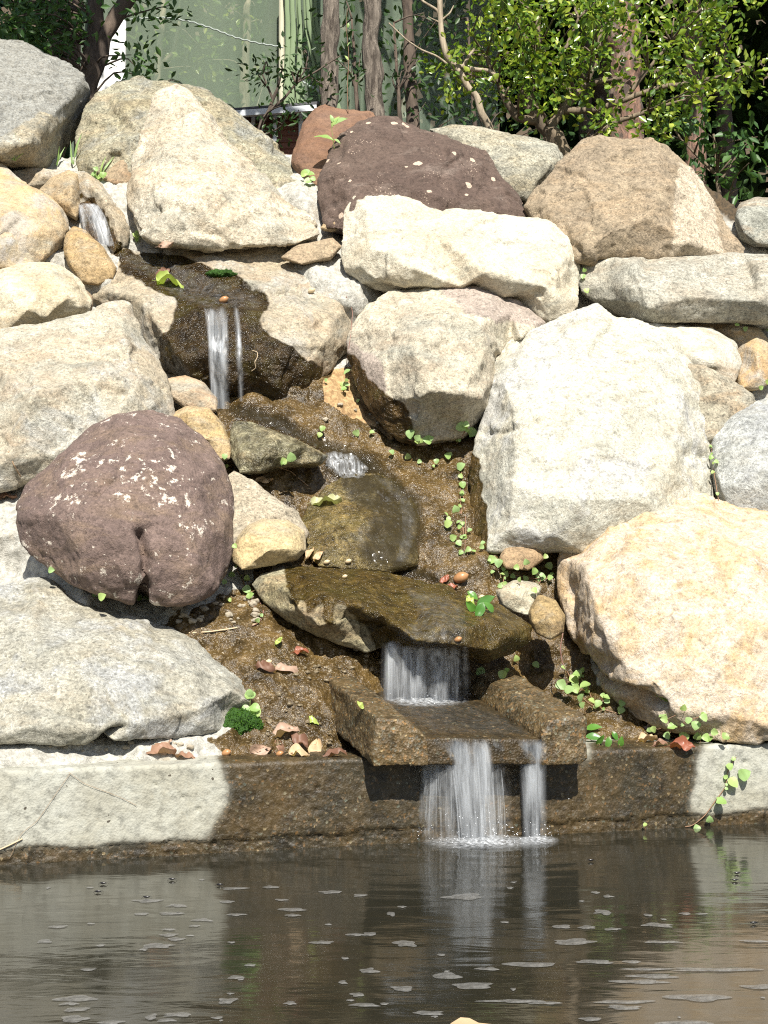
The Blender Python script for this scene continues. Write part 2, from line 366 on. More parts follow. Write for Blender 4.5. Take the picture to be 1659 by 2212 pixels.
M = {}
WHITE = ((0.63, 0.585, 0.50), (0.52, 0.46, 0.36)); TAN = ((0.56, 0.47, 0.34), (0.47, 0.36, 0.23)); GREY = ((0.43, 0.42, 0.37), (0.33, 0.32, 0.285))
PURP = ((0.112, 0.076, 0.064), (0.160, 0.112, 0.092)); ORNG = ((0.58, 0.40, 0.20), (0.62, 0.49, 0.33)); BRWN = ((0.36, 0.265, 0.18), (0.46, 0.36, 0.25))
M['concrete'] = concrete_mat('concrete with wet patch', 0.2, False, .80)
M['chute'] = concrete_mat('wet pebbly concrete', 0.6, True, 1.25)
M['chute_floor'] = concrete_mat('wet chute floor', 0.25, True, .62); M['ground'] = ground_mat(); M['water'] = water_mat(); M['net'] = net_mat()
M['fall'] = fall_mat('falling water', 0.62)
def skin_mat():
    t = NT('clear shallow water'); c = t.coord(); n = t.noise(t.coord((8, 8, 3)), 2.0, 4, 0.55, 0.6)
    t.set(Base_Color=(0.035, 0.027, 0.012), Roughness=0.06, Normal=t.bump(n, 0.012, 0.5), IOR=1.33)
    tp = t.n('BsdfTransparent'); mx = t.n('MixShader', i_0=t.math('MULTIPLY', t.attr('fade'), t.ramp(n, [(0.35, 0.35), (0.6, 0.72)])))
    t.put(mx.inputs[1], tp.outputs[0]); t.put(mx.inputs[2], t.b.outputs[0]); t.put(t.out.inputs[0], mx.outputs[0]); return t.m
M['skin'] = skin_mat(); M['film_thin'] = fall_mat('barely moving water', .05, 30); M['film'] = fall_mat('thin running water', 0.10, 45); M['froth'] = fall_mat('splashing froth', 0.8, 70)
def foam_mat():
    t = NT('foam film'); c = t.coord(); n = t.noise(c, 70, 5, 0.7)
    t.set(Base_Color=t.mix(t.ramp(n, [(0.35, 0.0), (0.65, 1.0)]), (0.15, 0.147, 0.137), (0.24, 0.236, 0.222)), Roughness=0.45)
    tp = t.n('BsdfTransparent'); mx = t.n('MixShader', i_0=t.ramp(n, [(0.30, 0.40), (0.70, 0.66)])); t.put(mx.inputs[1], tp.outputs[0]); t.put(mx.inputs[2], t.b.outputs[0]); t.put(t.out.inputs[0], mx.outputs[0]); return t.m
M['foam'] = foam_mat()
M['droplet'] = NT('water droplet').set(Base_Color=(0.85, 0.87, 0.9), Roughness=0.1)

def foliage(name, C, Dn, L, W, mat, parent=None, origin=None, fold=.18, rs=1, up=.5):
    """many small folded leaves: centres C, pointing along Dn"""
    r = np.random.default_rng(rs); n = len(C); L = np.broadcast_to(L, n)[:, None] * r.uniform(.7, 1.25, (n, 1)); W = np.broadcast_to(W, n)[:, None] * r.uniform(.75, 1.2, (n, 1))
    D = Dn / (np.linalg.norm(Dn, axis=1)[:, None] + 1e-9); Nn = r.normal(size=(n, 3)) * .8 + np.array((0, -.25, up)); Nn -= D * (D * Nn).sum(1)[:, None]; Nn /= np.linalg.norm(Nn, axis=1)[:, None] + 1e-9
    S = np.cross(D, Nn)
    b = C - D * L * .5; t = C + D * L * .5 - Nn * L * .08; l = C + S * W * .5 + Nn * W * fold - D * L * .05; q = C - S * W * .5 + Nn * W * fold - D * L * .05
    l2 = C + S * W * .36 + Nn * W * fold * .6 + D * L * .25; q2 = C - S * W * .36 + Nn * W * fold * .6 + D * L * .25
    V = np.stack((b, q, q2, t, l2, l), 1).reshape(-1, 3); k = np.arange(n) * 6
    Fc = np.concatenate((np.stack((k, k + 1, k + 2, k + 3), 1), np.stack((k, k + 3, k + 4, k + 5), 1)), 0)
    off = np.asarray(parent.location if parent is not None else (origin if origin is not None else (0, 0, 0)))
    V = V - off; me = bpy.data.meshes.new(name); me.vertices.add(len(V)); me.vertices.foreach_set('co', V.astype(np.float32).ravel()); me.loops.add(Fc.size); me.loops.foreach_set('vertex_index', Fc.ravel().astype(np.int32))
    me.polygons.add(len(Fc)); me.polygons.foreach_set('loop_start', np.arange(0, Fc.size, 4, dtype=np.int32)); me.polygons.foreach_set('loop_total', np.full(len(Fc), 4, np.int32)); me.update(); me.validate()
    return link(name, me, mat, parent, tuple(off) if parent is None else None)

# ------------------------------------------------------------------ hillside, pond, edging wall
GULLY = [(440, 868), (460, 835), (540, 838), (620, 842), (760, 780), (800, 880), (930, 950), (1075, 930), (1075, 1080), (1085, 1190), (1200, 1170), (1250, 1330), (1290, 1480), (1480, 1560), (1700, 1600), (1700, 1690),
         (900, 1690), (560, 1690), (450, 1600), (560, 1530), (440, 1400), (330, 1345), (420, 1310), (520, 1270), (640, 1150), (570, 1075), (490, 1030), (480, 930)]
CHANNEL = [(470, 862), (560, 870), (640, 925), (720, 965), (800, 985), (850, 1040), (890, 1080), (900, 1130), (880, 1215), (960, 1262), (900, 1250), (760, 1225), (720, 1190), (780, 1160), (800, 1090), (740, 1040), (690, 1000), (620, 950), (520, 905)]
SANDY = [(690, 850), (720, 790), (770, 800), (800, 860), (850, 930), (840, 950), (770, 900), (700, 880)]
OFFS = [(560, 900, -.10, 90), (700, 900, -.08, 90), (930, 1000, -.02, 90), (640, 1050, 0.02, 70), (800, 1180, -.02, 80), (960, 1150, -.06, 70), (1100, 1220, -.08, 80), (1000, 1250, -.05, 60),
        (560, 1350, -.10, 90), (640, 1500, -.12, 100), (500, 1440, -.06, 70), (760, 1430, -.04, 70), (1200, 1470, 0.10, 60), (1350, 1570, -.06, 70), (980, 1470, 0.14, 90), (180, 1275, -.20, 60), (400, 1320, -.12, 60), (20, 1235, .10, 40), (690, 595, -.17, 60), (770, 640, -.16, 40), (215, 590, -.12, 40), (660, 440, -.10, 40), (250, 430, -.08, 50),
        (650, 430, -.06, 40), (250, 430, -.05, 50), (230, 600, -.06, 40), (60, 1120, -.08, 60), (100, 545, -.16, 40), (1120, 1330, 0.03, 50), (150, 1630, -.13, 90), (350, 1620, -.11, 80), (-50, 1630, -.11, 120), (470, 1610, -.06, 60)]
def soft(poly, q, blur=14, seed=0):
    """inside test with a ragged edge"""
    j = np.stack((pn(np.c_[q * 0.03, np.full(len(q), seed + 0.5)]) + 0.6 * pn(np.c_[q * 0.09, np.full(len(q), seed + 7.5)]), pn(np.c_[q * 0.03, np.full(len(q), seed + 3.5)]) + 0.6 * pn(np.c_[q * 0.09, np.full(len(q), seed + 9.5)])), 1)
    return inside(poly, q + blur * j).astype(float)

def build_ground():
    xs = np.r_[np.arange(-900, -60, 40), np.arange(-60, 1730, 6), np.arange(1730, 2600, 40)]; ys = np.r_[np.arange(1672, 330, -6)]
    G = np.array([(x, y) for y in ys for x in xs], float)
    off = np.full(len(G), 0.13)
    for ox, oy, d, s in OFFS: off += d * np.exp(-((G[:, 0] - ox) ** 2 + (G[:, 1] - oy) ** 2) / (2 * s * s))
    yl = np.interp(G[:, 0], [1380, 1500, 1580, 1650], [330, 372, 440, 470]); over = np.maximum(0, yl - G[:, 1]); G[:, 1] = np.maximum(G[:, 1], yl)
    Y = np.array([slope_y(min(max(x, -300), 2000), y) for x, y in G]) + off
    V = np.array([at(x, y, d) for (x, y), d in zip(G, Y)]); V[:, 1] += over * .004; V[:, 2] -= over * .0008
    q = G.copy()
    soil = soft(GULLY, q, 16, 1); sand = soft(SANDY, q, 16, 2); chan = soft(CHANNEL, q, 12, 3)
    n = fbm(V * 9, 4) * 0.022 + fbm(V * 40, 3) * 0.008 * (1 + .3 * soil); V[:, 1] -= n; V[:, 2] += 0.5 * n
    forest = np.clip((385 - G[:, 1]) / 40, 0, 1) * (G[:, 0] > 820); forest = np.maximum(forest, np.clip((yl + 50 - G[:, 1]) / 12, 0, 1) * (G[:, 0] > 1440))
    # the crest runs back into the woodland floor
    crest = V[-len(xs):]; rows = [V]; fr = [forest]; so = [soil]; sa = [sand]; ch = [chan]
    for k, (dy, dz, sp) in enumerate([(0.5, -.05, 1.15), (1.2, -.1, 1.4), (2.4, -.05, 2.0), (4.5, 0.2, 3.2), (8, 1.0, 5), (15, 4.0, 8), (30, 12, 12), (55, 26, 18)]):
        r = crest.copy(); r[:, 0] = crest[:, 0] * sp; r[:, 1] += dy; r[:, 2] = crest[:, 2] + dz
        r[:, 2] += 0.05 * sp * pn(r * 0.7); rows.append(r); fr.append(np.ones(len(xs))); so.append(np.zeros(len(xs))); sa.append(np.zeros(len(xs))); ch.append(np.zeros(len(xs)))
    V = np.concatenate(rows); nx = len(xs); ny = len(V) // nx
    Fc = [(j * nx + i, j * nx + i + 1, (j + 1) * nx + i + 1, (j + 1) * nx + i) for j in range(ny - 1) for i in range(nx - 1)]
    me = mesh('hillside', V, Fc); E = getE(me)
    attr(me, 'soil', lap(np.concatenate(so), E, 2)); attr(me, 'sand', lap(np.concatenate(sa), E, 2)); attr(me, 'flow', lap(np.concatenate(ch), E, 6)); attr(me, 'forest', np.concatenate(fr))
    tag(link('hillside', me, M['ground']), kind='structure')
    return V[:nx * len(ys)]
GV = build_ground(); GPX = proj(GV)
def ground_at(px, py):
    """point of the hillside seen at (px, py)"""
    d = (GPX[:, 0] - px) ** 2 + (GPX[:, 1] - py) ** 2; i = np.argsort(d)[:6]
    return at(px, py, GV[i, 1].mean())

TH = math.atan(0.325); WD = np.array((math.cos(TH), math.sin(TH), 0)); WN = np.array((math.sin(TH), -math.cos(TH), 0)); W0 = np.array((0, 4.10, 0))
def wp(s, out, z): return W0 + WD * s + WN * out + np.array((0, 0, z))
def wall_hit(px, py):
    """point of the wall's face seen at (px, py)"""
    d = at(px, py, 1.0) - np.array((0, 0, CAMZ)); o = np.array((0, 0, CAMZ))
    return o + d * (np.dot(W0 - o, WN) / np.dot(d, WN))
def water_hit(px, py, z=0.0):
    d = at(px, py, 1.0) - np.array((0, 0, CAMZ)); return np.array((0, 0, CAMZ)) + d * ((z - CAMZ) / d[2])

WETWALL = [(497, 1600), (470, 1640), (498, 1700), (492, 1740), (468, 1775), (455, 1806), (440, 1960), (1492, 1960), (1485, 1740), (1500, 1700), (1502, 1640), (1520, 1600), (1275, 1600), (1280, 1645), (1262, 1665), (1240, 1600)]
def build_wall():
    prof = [(-.32, .25), (-.02, .245), (-.006, .243), (0, .235), (0, -.35)]
    path = []
    for (a, b), (c, d) in zip(prof[:-1], prof[1:]):
        n = max(1, int(math.hypot(c - a, d - b) / 0.006)); path += [(a + (c - a) * k / n, b + (d - b) * k / n) for k in range(n)]
    path.append(prof[-1]); S = np.r_[np.arange(-2.6, -1.25, .05), np.arange(-1.25, 1.4, .006), np.arange(1.4, 3.0, .05)]
    V = np.array([wp(s, o, z) for o, z in path for s in S]); nx = len(S)
    N = np.array([np.array((0, 0, 1)) if o < -.006 else WN for o, z in path for s in S])
    q = proj(V); wet = soft(WETWALL, q, 9, 4)
    low = (V[:, 2] < 0.038 + 0.012 * fbm(V * 7, 3)); wet = np.maximum(wet, low)
    disp = 0.004 * fbm(V * 6, 3) + 0.0022 * fbm(V * 60, 3) + np.where(low, -0.006 + 0.006 * pn(V * 130), 0) + 0.0025 * wet * pn(V * 90)
    r = np.random.default_rng(3)
    for _ in range(70):                                             # air holes cast into the face
        s, z, rad = r.uniform(-1.15, 1.3), r.uniform(0.03, 0.22), r.choice([.004, .005, .007, .010])
        c = wp(s, 0, z); d = np.linalg.norm((V - c) * (1, 1, 1.2), axis=1); disp -= np.clip(1 - d / rad, 0, 1) * rad * 1.4
    V = V + N * disp[:, None]; ny = len(path)
    Fc = [(j * nx + i, (j + 1) * nx + i, (j + 1) * nx + i + 1, j * nx + i + 1) for j in range(ny - 1) for i in range(nx - 1)]
    k = len(V); back = [wp(s, -.32, -.35) for s in S]               # closed at the back and below
    V = np.concatenate((V, back)); Fc += [(k + i, i, i + 1, k + i + 1) for i in range(nx - 1)] + [((ny - 1) * nx + i, k + i, k + i + 1, (ny - 1) * nx + i + 1) for i in range(nx - 1)]
    me = mesh('edging_wall', V, Fc); attr(me, 'wet', np.r_[lap(np.r_[wet, np.zeros(nx)], getE(me), 45)])
    tag(link('edging_wall', me, M['concrete']), 'low pale concrete edging wall with a dark wet stretch along the pond', 'wall')
build_wall()

def build_water():
    S = np.r_[np.linspace(-9, -1.3, 30), np.arange(-1.3, 1.5, .02), np.linspace(1.5, 9, 30)]; O = np.r_[-.2, np.arange(0, 2.6, .02), np.linspace(2.6, 14, 40)]
    V = np.array([wp(s, o, 0) for o in O for s in S]); c = wp(0.30, 0.09, 0)
    d = np.linalg.norm(V - c, axis=1); d2 = np.linalg.norm(V - wp(0.02, 0.08, 0), axis=1)
    V[:, 2] += 0.0011 * np.sin(d * 62) * np.exp(-d * 2.2) + 0.0009 * np.sin(d2 * 55 + 1) * np.exp(-d2 * 2.2) + 0.0004 * fbm(V * (5, 9, 1), 2)
    nx = len(S); Fc = [(j * nx + i, (j + 1) * nx + i, (j + 1) * nx + i + 1, j * nx + i + 1) for j in range(len(O) - 1) for i in range(nx - 1)]
    me = mesh('pond_water', V, Fc); me.flip_normals() if me.polygons[0].normal.z < 0 else None
    tag(link('pond_water', me, M['water']), kind='structure')
build_water()

# ------------------------------------------------------------------ boulders
def rock(label, out, inner, mat, cat='boulder', name='boulder', dy=0.0, lean=0.62, thick=None, ring=(0.86, 0.55), voxel=0.008, smooth=2, amp=1.0, chip=0.75, wet=(), group=None, rough=1.0, grow=3.0, seed=None, creases=(), alt=(), footing=0.55):
    out = np.array(out, float); c = out.mean(0)
    x0, y0 = out.min(0); x1, y1 = out.max(0); cx = 0.5 * (x0 + x1)
    seed = int(abs(x0 * 7 + y0 * 13 + x1)) % 9973 if seed is None else seed
    yb = slope_y(cx, y1) + dy; yt = yb + lean * (slope_y(cx, y0) - slope_y(cx, y1))
    kx = 0.18 / 829.5
    def YY(p): return yb + (yt - yb) * (y1 - p[1]) / max(1, y1 - y0) + kx * (p[0] - cx)
    size = min(x1 - x0, y1 - y0) * yb / F; thick = thick or 0.75 * size
    # round the traced corners a little and let the edge wander
    sgn = np.sign(np.sum(out[:, 0] * np.roll(out[:, 1], -1) - out[:, 1] * np.roll(out[:, 0], -1)))
    tng = np.roll(out, -1, 0) - np.roll(out, 1, 0); nrm = np.stack((tng[:, 1], -tng[:, 0]), 1) * sgn; nrm /= np.linalg.norm(nrm, axis=1)[:, None] + 1e-9
    o2 = out + nrm * grow; n = len(o2); pts = [tuple(p) for p in o2]; bl = [0.0] * n
    inner = [tuple(p) for p in inner] or [(c[0], c[1], 0.3 * size)]
    ia = np.array(inner)
    ytop = y1 - 0.13 * (y1 - y0)
    if footing: bl = [footing * ia[np.argmin(((ia[:, :2] - p) ** 2).sum(1)), 2] * min(1, max(0, (p[1] - ytop) / (0.08 * (y1 - y0)))) for p in o2]
    if ring:
        for p, q in zip(o2, nrm):
            if footing and p[1] > ytop: continue
            k = np.argmin(((ia[:, :2] - p) ** 2).sum(1)); r_ = p + (c - p) * (1 - ring[0])
            if inside(o2, r_[None])[0] and np.min(((ia[:, :2] - r_) ** 2).sum(1)) > 12 ** 2: pts.append(tuple(r_)); bl.append(ring[1] * ia[k, 2])
    for x, y, b in inner: pts.append((x, y)); bl.append(b)
    res = geometry.delaunay_2d_cdt([Vector(p) for p in pts], [(i, (i + 1) % n) for i in range(n)], [], 1, 1e-4)
    vv, ff, orig = res[0], res[2], res[3]
    P2 = np.array([tuple(v) for v in vv]); B = np.array([bl[min(o)] if o else 0.0 for o in orig])
    V = [at(p[0], p[1], YY(p) - b) for p, b in zip(P2, B)]; Fc = [tuple(f) for f in ff]
    rim = {}
    for i, o in enumerate(orig):
        for j in o:
            if j < n: rim[j] = i
    rim = [rim[j] for j in range(n)]; k = len(V)
    for p in o2:
        r_ = c + (p - c) * 0.80; V.append(at(r_[0], r_[1], YY(r_)) + np.array((0, 0.6 * thick, -0.12 * thick)))
    V.append(at(c[0], c[1], YY(c)) + np.array((0, thick, -0.1 * thick))); kc = len(V) - 1
    for i in range(n):
        j = (i + 1) % n; Fc += [(rim[i], k + i, k + j, rim[j]), (k + i, kc, k + j)]
    me = mesh('boulder', V, Fc, False)
    bm = bmesh.new(); bm.from_mesh(me); bmesh.ops.recalc_face_normals(bm, faces=bm.faces); bm.to_mesh(me); bm.free()
    me = remesh(me, voxel); V = getV(me); E = getE(me); V = lap(V, E, smooth, 0.6); setV(me, V); N = getN(me)
    s = min(1.0, size / 0.5); a = amp * rough
    D = a * s * (0.009 * fbm(V * 4.5 + seed, 3) + 0.0042 * fbm(V * 18 + seed, 3) + 0.0026 * fbm(V * 62 + seed, 3, 0.6))
    D += a * (0.0026 * np.clip(np.abs(fbm(V * (9, 9, 16) + seed * .3, 4)) - 0.12, -0.12, 0.05) * 3)
    if chip: D += chip * s * (0.0125 * np.clip(facets(V, 5.0, seed), -2.2, 2.2) + 0.0032 * np.clip(facets(V, 15.0, seed + 1), -2, 2))
    D = lap(D, E, 1, .5)
    if creases:
        q = proj(V); front = N[:, 1] < 0.55
        for line, wid, dep in creases:
            line = np.array(line, float); best = np.full(len(q), 1e9)
            jit = 5 * np.stack((pn(V * 22), pn(V * 22 + 9)), 1)
            for a_, b_ in zip(line[:-1], line[1:]):
                t = np.clip(((q + jit - a_) @ (b_ - a_)) / ((b_ - a_) @ (b_ - a_) + 1e-9), 0, 1); best = np.minimum(best, np.linalg.norm(q + jit - a_ - t[:, None] * (b_ - a_), axis=1))
            D -= dep * np.exp(-(best / wid) ** 2) * front
    V = V + N * D[:, None]
    wv = np.zeros(len(V))
    if wet:
        q = proj(V)
        for kk, poly in enumerate(wet): wv = np.maximum(wv, soft(poly, q, 12, 20 + kk))
        wv = lap(wv, E, 6)
    base = np.array((V[:, 0].mean(), V[:, 1].mean(), V[:, 2].min())); setV(me, V - base); attr(me, 'wet', wv)
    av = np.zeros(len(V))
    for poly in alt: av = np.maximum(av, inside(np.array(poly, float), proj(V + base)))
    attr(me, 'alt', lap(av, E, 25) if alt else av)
    me.polygons.foreach_set('use_smooth', [True] * len(me.polygons)); me.name = name
    o = link(name, me, mat, loc=base); tag(o, label, cat, group); return o

def dome(out, B, flat=1.0):
    o = np.array(out, float); c = o.mean(0); I = [(c[0], c[1], B)]
    for q in (.45, .72, .9): I += [(*(c + (p - c) * q), B * (1 - q ** 2) ** .5) for p in o[::2]]
    return I
LIFT = 1.0
def G(nm, AB, **kw): return rock_mat(nm, *[(min(.8, c_[0] * LIFT), min(.8, c_[1] * LIFT * 1.005), min(.8, c_[2] * LIFT * .955)) for c_ in AB], seed=len(M) + random.randint(0, 99), **kw)

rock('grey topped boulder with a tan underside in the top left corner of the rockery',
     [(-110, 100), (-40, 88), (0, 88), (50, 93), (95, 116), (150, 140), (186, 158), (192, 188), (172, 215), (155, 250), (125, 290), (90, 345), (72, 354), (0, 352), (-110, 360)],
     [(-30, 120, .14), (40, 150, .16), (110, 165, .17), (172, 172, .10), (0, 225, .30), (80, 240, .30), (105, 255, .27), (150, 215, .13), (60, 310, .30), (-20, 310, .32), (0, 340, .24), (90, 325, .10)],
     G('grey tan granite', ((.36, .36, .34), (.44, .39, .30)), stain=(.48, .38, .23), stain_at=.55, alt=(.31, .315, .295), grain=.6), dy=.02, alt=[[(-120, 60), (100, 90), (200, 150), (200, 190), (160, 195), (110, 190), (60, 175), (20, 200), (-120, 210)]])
rock('broad olive grey boulder behind the tall white triangular one',
     [(163, 340), (168, 285), (180, 245), (205, 205), (250, 180), (300, 170), (350, 174), (400, 178), (450, 200), (510, 236), (560, 272), (620, 330), (660, 380), (670, 405), (640, 430), (400, 440), (300, 430), (200, 392), (168, 365)],
     [(205, 260, .10), (260, 220, .14), (340, 205, .14), (430, 215, .13), (300, 290, .20), (220, 330, .16), (500, 290, .16), (580, 340, .12), (260, 262, .10), (420, 330, .2)],
     G('olive granite', ((.44, .43, .35), (.38, .33, .22)), stain=(.50, .40, .26), grey=(.33, .34, .31), grain=.7), dy=.16)
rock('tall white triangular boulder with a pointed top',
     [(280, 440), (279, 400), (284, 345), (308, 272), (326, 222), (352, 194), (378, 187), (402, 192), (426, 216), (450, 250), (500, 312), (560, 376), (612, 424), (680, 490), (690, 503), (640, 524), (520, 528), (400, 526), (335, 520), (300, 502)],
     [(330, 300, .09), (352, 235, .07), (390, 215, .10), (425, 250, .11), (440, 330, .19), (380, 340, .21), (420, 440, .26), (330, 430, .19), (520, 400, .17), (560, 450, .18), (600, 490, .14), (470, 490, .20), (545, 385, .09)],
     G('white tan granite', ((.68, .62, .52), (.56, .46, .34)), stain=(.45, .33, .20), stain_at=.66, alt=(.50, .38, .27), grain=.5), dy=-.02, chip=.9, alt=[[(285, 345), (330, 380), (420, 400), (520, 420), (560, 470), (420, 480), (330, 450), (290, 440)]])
rock('small brown wedge stone beside the tall white boulder', [(222, 388), (250, 352), (282, 334), (290, 392), (250, 396)], [(265, 365, .06)], G('brown wedge', BRWN, stain=(.38, .22, .11)), name='stone', cat='stone', dy=.06, voxel=.007, chip=.4)
rock('rusty red brown boulder peeping out at the back behind the purple one',
     [(628, 350), (640, 310), (655, 265), (680, 232), (700, 226), (740, 238), (800, 244), (832, 262), (800, 330), (740, 400), (680, 400), (645, 370)],
     [(690, 260, .10), (670, 320, .12), (740, 280, .12), (720, 350, .13)], G('rusty stone', ((.22, .115, .07), (.28, .165, .11)), stain=(.16, .10, .075), grain=.3), dy=.12, chip=.5)
rock('dark purple brown boulder with pale round lichen spots at the crest',
     [(694, 470), (690, 425), (694, 370), (715, 325), (738, 295), (770, 268), (800, 258), (850, 258), (890, 274), (930, 286), (1000, 306), (1048, 326), (1078, 368), (1108, 410), (1146, 466), (1100, 500), (900, 515), (745, 500), (705, 490)],
     [(725, 370, .10), (760, 310, .11), (830, 285, .11), (900, 310, .14), (980, 335, .13), (1040, 360, .09), (850, 390, .20), (760, 440, .17), (950, 430, .21), (1060, 440, .14)],
     G('purple stone', PURP, stain=(.30, .24, .20), stain_at=.64, lichen=(.60, .47, .36), mode='spot', grain=.42), dy=.0, chip=.8)
rock('speckled pale grey boulder behind the purple one under the shrub',
     [(925, 276), (980, 268), (1050, 280), (1100, 290), (1150, 300), (1202, 316), (1220, 350), (1212, 376), (1170, 402), (1140, 432), (1105, 420), (1060, 400), (980, 340)],
     [(1000, 290, .08), (1090, 312, .12), (1170, 330, .12), (1190, 355, .13), (1120, 380, .14), (1160, 392, .08), (1060, 350, .10)], G('speckled granite', ((.52, .50, .43), (.42, .39, .31)), stain=(.44, .36, .22), grain=.7), dy=.10, chip=.5)
rock('peaked tan brown boulder with a pale sunlit ridge below the leafy shrub',
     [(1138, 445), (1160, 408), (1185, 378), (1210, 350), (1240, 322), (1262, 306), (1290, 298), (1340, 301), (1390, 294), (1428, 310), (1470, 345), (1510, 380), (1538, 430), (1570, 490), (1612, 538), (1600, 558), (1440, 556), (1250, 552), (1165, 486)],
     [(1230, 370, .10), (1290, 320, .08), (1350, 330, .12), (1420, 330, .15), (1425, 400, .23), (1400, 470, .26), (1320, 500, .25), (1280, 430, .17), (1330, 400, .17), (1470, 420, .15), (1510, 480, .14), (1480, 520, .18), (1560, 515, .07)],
     G('brown speckled granite', ((.32, .255, .19), (.42, .335, .24)), stain=(.42, .30, .18), stain_at=.60, alt=(.68, .58, .44), grain=.6), dy=-.02, chip=.9, alt=[[(1412, 308), (1446, 330), (1456, 400), (1466, 470), (1500, 520), (1600, 545), (1255, 552), (1330, 500), (1392, 462), (1402, 400)]])  # alt patch paints the brighter light along the ridge into the stone colour
rock('small pale grey boulder half out of view at the right edge of the crest', [(1588, 470), (1600, 440), (1630, 427), (1710, 430), (1720, 530), (1640, 525), (1602, 506)], [(1640, 460, .10), (1690, 480, .11)], G('edge grey', ((.48, .48, .44), (.38, .38, .34)), grain=.6), dy=.05)
rock('long creamy white boulder lying under the dark purple one',
     [(742, 580), (738, 520), (741, 468), (760, 425), (800, 412), (868, 411), (900, 425), (940, 446), (1000, 452), (1100, 466), (1195, 480), (1240, 510), (1250, 560), (1252, 640), (1236, 684), (1185, 692), (1100, 650), (1000, 632), (860, 628), (780, 612)],
     [(790, 445, .08), (870, 445, .10), (800, 530, .17), (930, 490, .14), (1060, 505, .14), (1180, 515, .13), (1220, 560, .12), (900, 580, .22), (1050, 590, .23), (1180, 620, .20), (1215, 650, .13)],
     G('creamy granite', ((.70, .655, .56), (.60, .52, .40)), stain=(.44, .34, .22), stain_at=.68, grain=.36), dy=-.03, chip=.6)
rock('long flat topped slab with a shaded grey left face on the right side',
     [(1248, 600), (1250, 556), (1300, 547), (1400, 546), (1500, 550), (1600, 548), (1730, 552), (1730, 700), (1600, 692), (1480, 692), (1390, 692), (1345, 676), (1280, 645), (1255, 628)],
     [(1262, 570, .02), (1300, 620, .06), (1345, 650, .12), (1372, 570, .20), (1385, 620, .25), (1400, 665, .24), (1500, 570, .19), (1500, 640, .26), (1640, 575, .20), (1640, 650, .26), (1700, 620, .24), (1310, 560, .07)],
     G('slab granite', ((.55, .54, .49), (.46, .42, .35)), stain=(.40, .33, .24), alt=(.33, .29, .22), grain=.6), dy=.0, ring=None, alt=[[(1240, 545), (1360, 552), (1378, 600), (1385, 640), (1350, 682), (1250, 640)]])  # shade on the left-turned face is put into its alt colour
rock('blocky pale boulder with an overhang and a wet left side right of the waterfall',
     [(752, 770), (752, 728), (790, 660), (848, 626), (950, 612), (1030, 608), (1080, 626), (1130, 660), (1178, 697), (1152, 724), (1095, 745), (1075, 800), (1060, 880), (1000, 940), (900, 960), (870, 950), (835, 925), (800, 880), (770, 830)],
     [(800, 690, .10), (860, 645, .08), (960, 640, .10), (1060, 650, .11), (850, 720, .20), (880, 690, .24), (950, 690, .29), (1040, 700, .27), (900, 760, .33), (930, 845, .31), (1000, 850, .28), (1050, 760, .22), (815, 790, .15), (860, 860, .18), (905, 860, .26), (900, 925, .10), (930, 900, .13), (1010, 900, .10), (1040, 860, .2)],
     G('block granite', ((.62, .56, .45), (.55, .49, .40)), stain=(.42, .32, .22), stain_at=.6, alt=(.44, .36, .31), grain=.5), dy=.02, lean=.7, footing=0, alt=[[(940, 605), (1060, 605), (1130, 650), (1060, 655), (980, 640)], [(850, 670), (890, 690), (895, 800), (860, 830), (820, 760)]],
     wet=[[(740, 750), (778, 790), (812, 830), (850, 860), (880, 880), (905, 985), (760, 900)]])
rock('white rounded boulder tucked behind the biggest white boulder on the right', [(1325, 690), (1400, 690), (1462, 701), (1540, 712), (1588, 738), (1602, 782), (1590, 822), (1560, 834), (1500, 812), (1420, 770)], [(1460, 725, .08), (1540, 745, .10), (1560, 790, .10), (1500, 770, .12)], G('white behind', ((.70, .67, .60), (.60, .54, .45)), grain=.35), dy=-.02, chip=.5)
rock('tan rounded stone under the flat slab at the right edge', [(1462, 700), (1490, 682), (1530, 671), (1582, 680), (1640, 712), (1672, 752), (1672, 815), (1642, 838), (1602, 838), (1600, 782), (1588, 736), (1540, 708)], [(1530, 690, .05), (1590, 715, .08), (1635, 760, .10), (1640, 810, .09)], G('tan rounded', ORNG, stain=(.50, .30, .13), grey=(.45, .44, .40), grain=.35), dy=.06, chip=.4)
rock('rough grey brown stone wedged right of the biggest white boulder', [(1470, 780), (1520, 790), (1600, 832), (1640, 866), (1580, 950), (1545, 1000), (1520, 960), (1500, 860)], [(1540, 840, .06), (1580, 880, .07)], G('wedged stone', ((.42, .38, .30), (.50, .44, .35)), grain=.7), name='stone', cat='stone', dy=-.04)
rock('cool white grey boulder cut by the right edge of the photo at mid height', [(1536, 985), (1545, 940), (1578, 892), (1640, 860), (1740, 850), (1740, 1130), (1640, 1118), (1575, 1105), (1545, 1055)], [(1580, 940, .10), (1640, 900, .13), (1640, 1000, .20), (1590, 1050, .13), (1700, 1050, .2)], G('cool granite', ((.60, .61, .60), (.45, .46, .47)), stain=(.44, .42, .36), grey=(.38, .39, .40), grain=.55), dy=.0)
